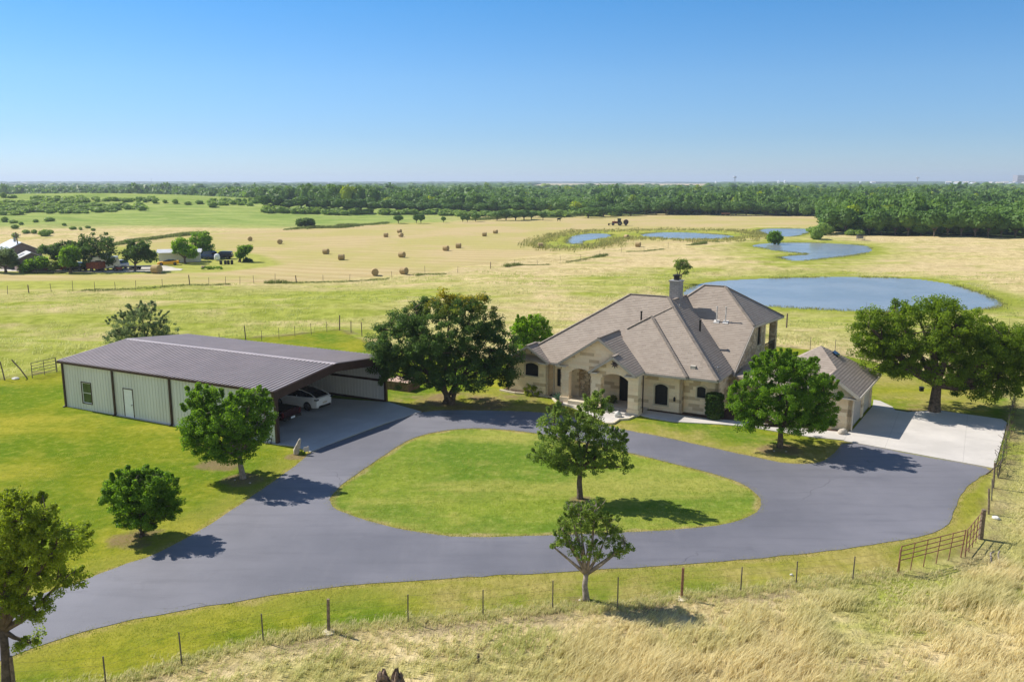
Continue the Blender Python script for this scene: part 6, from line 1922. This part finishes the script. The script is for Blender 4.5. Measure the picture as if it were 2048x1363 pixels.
shed('farm_house', 'large farm building with a pale metal roof at the far left', G(48, 536), 7.0, 12, 3.3, 5.0, math.radians(38), M['brick_mauve'], M['shed_roof'], 'house', win=[(2.2,3.0,1.6,2.4)])
sm = shed('farm_house', 'smaller gabled farm building with a skylight beside the utility pole', G(66, 543), 4.6, 5, 2.5, 3.6, math.radians(38), M['brick_mauve'], M['shed_roof'], 'house')
MB().slab([(-1.9,2.4,3.35),(-1.0,2.4,3.76),(-1.0,3.6,3.76),(-1.9,3.6,3.35)], .08, (0,0,1)).build('skylight', M['glass_dark'], sm)
sh = shed('metal_shed', 'low white metal shed between the trees of the neighbouring yard', G(320, 524), 3.4, 8.2, 2.1, 2.6, math.radians(-74), M['barn_inner'], M['shed_roof'], 'shed')
MB().box(-.9,.3,-.06,0,0,1.95).build('door', M['white_paint'], sh)
MB().box(-.5,.5,-.5,.5,0,0)
pr = empty('utility_pole', G(44, 536), 0, 'dark wooden utility pole with a crossarm and transformer at the far left', 'utility pole')
MB().tube([(0,0,-.5),(-.25,0,3.4),(-.5,0,7.1)], [.16,.14,.11], 8).build('pole', M['post_wood'], pr)
MB().beam((-1.3,0,6.5),(.4,0,6.5),.12,.14).build('crossarm', M['post_wood'], pr)
MB().lathe([(.2,0),(.22,.1),(.22,.75),(.15,.85)], (-.75,-.2,5.2), 10).build('transformer', M['grey_metal'], pr)
for x in (-1.2, -.7, .3): MB().lathe([(.05,0),(.07,.08),(.04,.2)], (x,0,6.57), 6).build('insulator', M['white_paint'], pr)
NT = [((205,541),[(192,487,34,22),(165,494,26,20),(215,505,20,22),(180,515,28,16),(225,525,9,12)],'leaf_dark','large dark oak spreading over the parked vehicles','oak_tree',.4),
 ((128,540),[(130,496,26,16),(112,505,22,18),(148,500,18,16),(95,498,18,12)],'leaf_dark','dark tree mass left of the large oak','oak_tree',.35),
 ((141,545),[(140,505,18,15),(140,522,17,12),(130,515,12,10)],'leaf_mid','round mid-green tree in front of the dark oaks','shade_tree',.3),
 ((12,545),[(8,510,22,14),(20,520,14,12),(-8,520,16,14)],'leaf_grey','tree cut off by the left edge in front of the farm building','shade_tree',.25),
 ((270,542),[(276,502,20,16),(262,488,11,13),(297,510,16,13),(254,510,10,13),(290,492,12,10)],'leaf_dark','dark two-lobed tree over the flatbed trailer','oak_tree',.22),
 ((370,526),[(360,488,15,12),(376,500,18,11),(352,500,10,8),(385,508,12,7)],'leaf_lime','light green tree in front of the white shed','shade_tree',.22),
 ((403,516),[(402,478,22,15),(414,496,14,13),(392,495,16,14),(422,506,8,8)],'leaf_mid','tall dark tree behind the light green one','shade_tree',.3),
 ((479,523),[(480,509,8,6),(489,499,11,7),(497,496,6,4)],'leaf_mid','small windswept tree standing alone right of the yard','lone_tree',.3),
 ((73,545),[(65,528,16,9),(85,525,14,11),(52,535,12,7)],'leaf_mid','hedge of mixed bushes before the farm buildings','bushy_tree',.12),
 ((107,545),[(107,530,9,8)],'leaf_olive','small young tree right of the farm bushes','lone_tree',.1)]
for i, (b_, lb_, lf, lab, nm, tr_) in enumerate(NT):
    tree(nm, lab, b_, lb_, lf, trunk_r=tr_, fork=.22, n_cl=110 if len(lb_) > 2 else 50, per=44, cl_r=.7 if len(lb_) > 2 else .5, size=.36, seed=60+i)
shrub('low_bush', 'dark low bush with a shadow right of the windswept tree', (495, 524), 1.0, .9, 'leaf_dark', 80, per=30, n=40, size=.25, cl=.3, loc=GT(495,524))
rowp = GT(424, 539)
rt = np.random.RandomState(8)
cc = np.stack([rt.uniform(-1.9, 1.9, 60), rt.uniform(-.3, .3, 60), rt.uniform(.1, .6, 60)], 1)
fb_ = empty('flower_border', rowp, .15, 'low flower border with pale blossoms in the neighbouring yard', 'flower border')
me = leaf_mesh('foliage', cc, np.full(60, .25), 26, .16, rt); me.materials.append(M['leaf_mid']); link(bpy.data.objects.new('foliage', me), fb_)
cc = np.stack([rt.uniform(-2.1, -1.2, 20), rt.uniform(-.3, .3, 20), rt.uniform(.5, .75, 20)], 1)
me = leaf_mesh('blossoms', cc, np.full(20, .12), 12, .1, rt); me.materials.append(plain('blossom', (.5, .32, .42), .8)); link(bpy.data.objects.new('blossoms', me), fb_)

def simple_car(label, paint, px, rz, kind='suv', scale=1.0, cat='car', name='parked_car'):
    SUV = [(-2.25,.80,.45,.95),(-2.2,.92,.35,1.08),(-1.2,.95,.30,1.08),(0,.95,.30,1.06),(1.2,.94,.30,1.04),(1.9,.92,.32,.98),(2.25,.78,.4,.85)]
    SC_ = [(-2.15,.82,1.08,.72,1.5),(-1.9,.84,1.08,.74,1.68),(0,.86,1.06,.75,1.72),(.4,.86,1.05,.74,1.66),(1.15,.80,1.04,.7,1.08)]
    if kind == 'coupe':
        SUV = [(-2.2,.75,.35,.8),(-2.1,.88,.25,.92),(-1.2,.92,.22,.92),(0,.92,.22,.86),(1.2,.92,.22,.80),(1.9,.88,.24,.70),(2.25,.68,.3,.55)]
        SC_ = [(-1.7,.72,.92,.6,.95),(-.9,.80,.90,.6,1.18),(-.1,.82,.88,.6,1.22),(.3,.82,.86,.6,1.16),(1.0,.78,.82,.64,.88)]
    root, b, rs = car(name, label, cat, paint, SUV, SC_, 4.5, 1.9, None, GT(*px), rz, scale=scale)
    rs.build('roof_panel', paint, root)
    for x in (-1.35, 1.4):
        for y in (-.86, .86): wheel(root, x, y, .34)
    for y in (-1, 1): MB().box(-2.3,-2.15,y*.7-.1,y*.7+.1,.7,.85).build('tail_light', red_glass, root)
    return root
yel = plain('yellow_paint', (.85, .42, .01), .3, var=.03); navy = plain('navy_paint', (.03, .06, .16), .3); blk = plain('black_paint', (.012,.012,.014), .2); silv = plain('silver_paint', (.50,.50,.52), .3, metal=.3); dkred = plain('red_paint', (.20,.03,.02), .4)
simple_car('bright yellow sports car parked by the white shed', yel, (337, 531), math.radians(200), 'coupe', .95)
simple_car('dark blue vehicle parked under the tree right of the shed', navy, (416, 517.5), math.radians(150))
simple_car('black car at the right end of the parked row', blk, (445, 518), math.radians(185))
simple_car('silver car with dark glass parked under the large oak', silv, (234, 538), math.radians(245))
simple_car('dark red old car half hidden by young trees', dkred, (117, 542.5), math.radians(190))
simple_car('dark car parked behind the round mid-green tree', blk, (153, 543), math.radians(170))
# rust-red box trailer, white motorhome, flatbed
bt = empty('box_trailer', GT(194, 543), math.radians(-15), 'rust-red box trailer parked at the yard edge', 'trailer')
MB().box(-1.5,1.2,-1.0,1.0,.55,1.85).build('body', plain('rust_red', (.22,.06,.03), .7, var=.3), bt)
MB().box(1.2,2.2,-.06,.06,.5,.6).build('drawbar', M['black'], bt)
for y in (-1.0, 1.0): wheel(bt, -.3, y, .35)
mh = empty('motorhome', GT(213, 540), math.radians(25), 'white motorhome with an overhanging cab under the large oak', 'motorhome')
MB().box(-2.8,1.5,-1.1,1.1,.5,2.6).add([(1.5,-1.1,.5),(1.5,1.1,.5),(2.7,1.0,.5),(2.7,-1.0,.5),(1.5,-1.1,2.6),(1.5,1.1,2.6),(2.2,1.0,2.6),(2.2,-1.0,2.6)], [(0,3,2,1),(4,5,6,7),(0,1,5,4),(1,2,6,5),(2,3,7,6),(3,0,4,7)]).build('body', M['galv'], mh)
MB().box(-1.8,-.8,-1.13,-1.1,1.4,2.0).box(.2,1.2,-1.13,-1.1,1.4,2.0).box(-2.83,-2.8,-.6,.6,1.5,2.1).build('window', M['glass_dark'], mh)
for x in (-1.6, 1.8):
    for y in (-1.0, 1.0): wheel(mh, x, y, .38)
fbd = empty('flatbed_trailer', GT(275, 540), math.radians(8), 'long dark flatbed trailer under the two-lobed tree', 'trailer')
MB().box(-3,3,-1.0,1.0,.6,.74).box(3,4.2,-.06,.06,.55,.65).build('deck', M['black'], fbd)
for x in (-.9, .1):
    for y in (-1.05, 1.05): wheel(fbd, x, y, .34)
gm = empty('riding_mower', GT(236, 542.5), math.radians(10), 'small red riding mower on the gravel by the silver car', 'mower')
MB().box(-.3,.75,-.35,.35,.35,.75).build('body', dkred, gm); MB().box(-.5,-.2,-.28,.28,.6,.7).box(-.55,-.45,-.28,.28,.6,1.05).build('seat', M['black'], gm)
MB().beam((.2,0,.75),(.05,0,1.0),.05,.05).build('steering_column', M['black'], gm)
for x, r_ in ((-.35,.3),(.6,.2)):
    for y in (-.45, .45): wheel(gm, x, y, r_, .18)
for i, (u, lb) in enumerate(((442,'first'),(451,'second'),(457,'third'),(464,'fourth'))):
    o = MB().lathe([(.26,0),(.29,.25),(.29,.6),(.26,.85),(.2,.86)], (0,0,0), 12).build('barrel', M['black'], None, loc=GT(u, 529)); tag(o, f'small black barrel in the row on the neighbour\'s lawn, {lb} from the left', 'barrel', 'black barrels on the neighbour lawn')
o = MB().lathe([(.3,0),(.62,.3),(.66,.8),(.5,1.3),(.1,1.5)], (0,0,0), 12).build('water_tank', M['white_paint'], None, loc=GT(434.5, 522)); tag(o, 'small round white tank in front of the black car', 'tank')

# ------------------------------------------------------------------ tractor and small things far out
p = GT(1234, 451); tr = empty('tractor', p, math.radians(170), 'dark farm tractor with loader and round baler crossing the far hay field', 'tractor')
MB().box(-.2,1.9,-.45,.45,.8,1.6).build('hood', dkred, tr, bevel=.05)
cabo = MB().box(-1.5,-.2,-.75,.75,1.0,2.6).build('cab', M['glass_dark'], tr, bevel=.05)
MB().box(-1.6,-.1,-.8,.8,2.6,2.72).build('cab_roof', M['black'], cabo)
for y in (-1, 1): wheel(tr, -1.1, y*.95, .85, .45); wheel(tr, 1.5, y*.8, .5, .3)
MB().tube([(1.0,0,1.6),(1.0,0,2.3)], .05, 6).build('exhaust', M['black'], tr)
MB().beam((.2,-.6,1.1),(3.0,-.6,.7),.12,.16).beam((.2,.6,1.1),(3.0,.6,.7),.12,.16).box(2.9,3.4,-1.0,1.0,.1,.8).build('loader', M['black'], tr)
bl = empty('round_baler', p + Vector((3.4, -.3, 0)), math.radians(170), 'tall dark round baler towed behind the tractor', 'farm machine')
MB().lathe([(.3,-.7),(.95,-.75),(1.0,-.6),(1.0,.6),(.95,.75),(.3,.7)], (0,0,1.35), 18, 'y').build('bale_chamber', M['steel_brown'], bl)
MB().box(.9,2.0,-.08,.08,.5,.62).build('drawbar', M['black'], bl)
for y in (-1, 1): wheel(bl, 0, y*.95, .45, .3)
p = GT(1118, 442.5)
an = empty('cow', p, .4, 'small dark cow standing at the far edge of the hay field', 'cow')
mb = MB(); mb.tube([(-.9,0,.95),(-.5,0,1.0),(0,0,.98),(.5,0,1.05),(.8,0,1.2),(1.05,0,1.35),(1.3,0,1.15)], [.22,.34,.38,.36,.24,.15,.09], 10)
for x in (-.65, .5):
    for y in (-.18, .18): mb.tube([(x,y,.85),(x+.03,y,.45),(x,y,0)], [.11,.06,.05], 6)
mb.build('body', M['black'], an, smooth=True)
p = GT(1451, 431.5); rt_ = empty('hay_wagon', p, .1, 'small rust-red wagon at the wood edge behind the far hay field', 'wagon')
MB().box(-2,2,-1,1,.6,1.5).build('body', plain('wagon_red', (.28,.12,.08), .8, var=.3), rt_)
for x in (-1.3, 1.3):
    for y in (-1, 1): wheel(rt_, x, y, .4, .25)
p = GT(1721, 480.5); hd = empty('field_shelter', p, .05, 'little open-sided shelter with a dark roof on the bank of the middle pond', 'shelter')
MB().box(-1.1,1.1,-.6,.6,1.2,1.5).build('roof', M['black'], hd); MB().box(-1.0,1.0,.3,.4,.3,1.2).build('back_panel', M['blue_grey'], hd)
for x in (-1, 1):
    for y in (-.5, .5): MB().beam((x,y,0),(x,y,1.2),.1,.1).build('post', M['post_wood'], hd)
# horizon landmarks
def far_at(u, D): return Vector(((u-1024)/FPX*D*1.0, D, hz((u-1024)/FPX*D, D)))
for u, D, h, lb in ((1462,4200,36,'taller pale water tower on the horizon above the right part of the wood'),(1821,4600,36,'dark water tower on the horizon near the right edge')):
    p = far_at(u, D); w = empty('water_tower', p, 0, lb, 'water tower')
    MB().lathe([(4,0),(2.5,3),(2.2,h*.7)], (0,0,0), 12).build('stem', M['grey_metal'], w)
    MB().lathe([(2.2,h*.7),(7.5,h*.78),(9,h*.88),(7.5,h*.97),(1,h*1.02)], (0,0,0), 16).build('tank', M['grey_metal'], w)
p = far_at(315, 4200); w = empty('radio_mast', p, 0, 'thin lattice radio mast on the horizon at the left', 'mast')
MB().tube([(0,0,0),(0,0,32)], [1.2,.8], 3).build('mast', M['grey_metal'], w)
for i, (u, D, h) in enumerate(((1425,3400,15),(1499,3300,17),(1548,3200,19),(1561,3250,20),(1709,3600,15),(1560,3600,13))):
    o = MB().lathe([(4,0),(4,h*.8),(2.2,h*.95),(.3,h)], (0,0,0), 12).build('silo', M['white_paint'], None, loc=far_at(u, D)); tag(o, f'tiny white silo on the skyline above the wood, {ORD[i]} of the scattered white silos', 'silo', 'white silos on the skyline')
p = far_at(2034, 4200); w = empty('office_block', p, 0, 'wide bluish slab building on the horizon at the right edge', 'office block')
MB().box(-42,60,0,40,0,44).build('wall', M['blue_grey'], w)
for k in range(5): MB().box(-38,56,-.4,0,5+k*8,8+k*8).build('window_band', M['glass_dark'], w)
fh = None
for i, (u, D) in enumerate(((1905,3300),(1922,3500),(1936,3100),(1950,3600),(1962,3300),(1975,3000),(1989,3500),(2003,3200),(2015,3700),(2040,3100),(1888,3600),(1737,3500))):
    if fh is None: fh = shed('distant_house', 'x', far_at(u, D), 16, 22, 10, 14, .5, M['white_paint'], M['trim']); r_ = fh
    else: r_ = copy_tree(fh); r_.location = far_at(u, D); r_.rotation_euler[2] = .5+i*.7
    tag(r_, f'tiny pale house in the distant settlement at the right horizon, {ORD[i]} of twelve', 'house', 'pale houses on the right horizon')
# dark box hanging from the spreading oak
o = MB().box(-.13,.13,-.12,.12,0,.28).slab([(-.17,-.16,.30),(.17,-.16,.30),(.17,.16,.34),(-.17,.16,.34)], .03).tube([(0,0,.32),(0,0,1.3)], .008, 4).build('bird_feeder', M['black'], None)
o.location = G(1841, 800) + Vector((0, .0, .75)); tag(o, 'small dark feeder box hanging from the left limb of the spreading oak', 'bird feeder')
# dead stump at the bottom edge
st = empty('dead_stump', G(783, 1392), 0, 'split grey dead tree stump poking up at the bottom edge', 'stump')
rr = random.Random(4)
for cx, hh in ((-.27, .86), (.22, .92)):
    n_ = 14; rings = []
    for j, f in enumerate((0, .25, .5, .72, .86, 1)):
        R_ = (.40, .33, .27, .22, .17, .09)[j]
        rings.append([(cx+R_*math.cos(2*math.pi*k/n_)*rr.uniform(.7, 1.25), R_*math.sin(2*math.pi*k/n_)*rr.uniform(.7, 1.25), hh*f*(1 if j < 4 else rr.uniform(.86, 1.18))) for k in range(n_)])
    loft(rings).build('stump_half', M['dead_wood'] if 'dead_wood' in M else M['bark_pale'], st)
o = rock('rock', 'broken grey branch stub in the short grass right of the stump', G(957, 1322), (.08, .06, .2), 33, 'bark', 'branch stub')
# broken poles lying by the wooden corner post
o = MB().tube([(-.35,-.6,.05),(-.1,0,.3),(.15,.15,.32)], .035, 6).tube([(.0,-.6,.05),(.25,0,.25),(.45,.25,.3)], .035, 6).build('broken_poles', M['bark_pale'], None, loc=G(1984, 1118)); tag(o, 'two broken grey poles leaning on bare ground right of the gate corner', 'poles')

# ------------------------------------------------------------------ air
hb = MB().box(-14800, 14800, -120, 14600, -3.0, 80).build('haze', None, None)
hm = bpy.data.materials.new('haze'); hm.use_nodes = True; nt = hm.node_tree
for n_ in list(nt.nodes):
    if n_.type == 'BSDF_PRINCIPLED': nt.nodes.remove(n_)
pv = nt.nodes.new('ShaderNodeVolumePrincipled'); pv.inputs['Color'].default_value = (.72, .84, 1, 1); pv.inputs['Density'].default_value = HAZE; pv.inputs['Anisotropy'].default_value = .2
nt.links.new(pv.outputs[0], nt.nodes['Material Output'].inputs['Volume'])
hb.data.materials.append(hm); hb['kind'] = 'stuff'; hb['label'] = 'thin blue haze over the far country'; hb['category'] = 'haze'
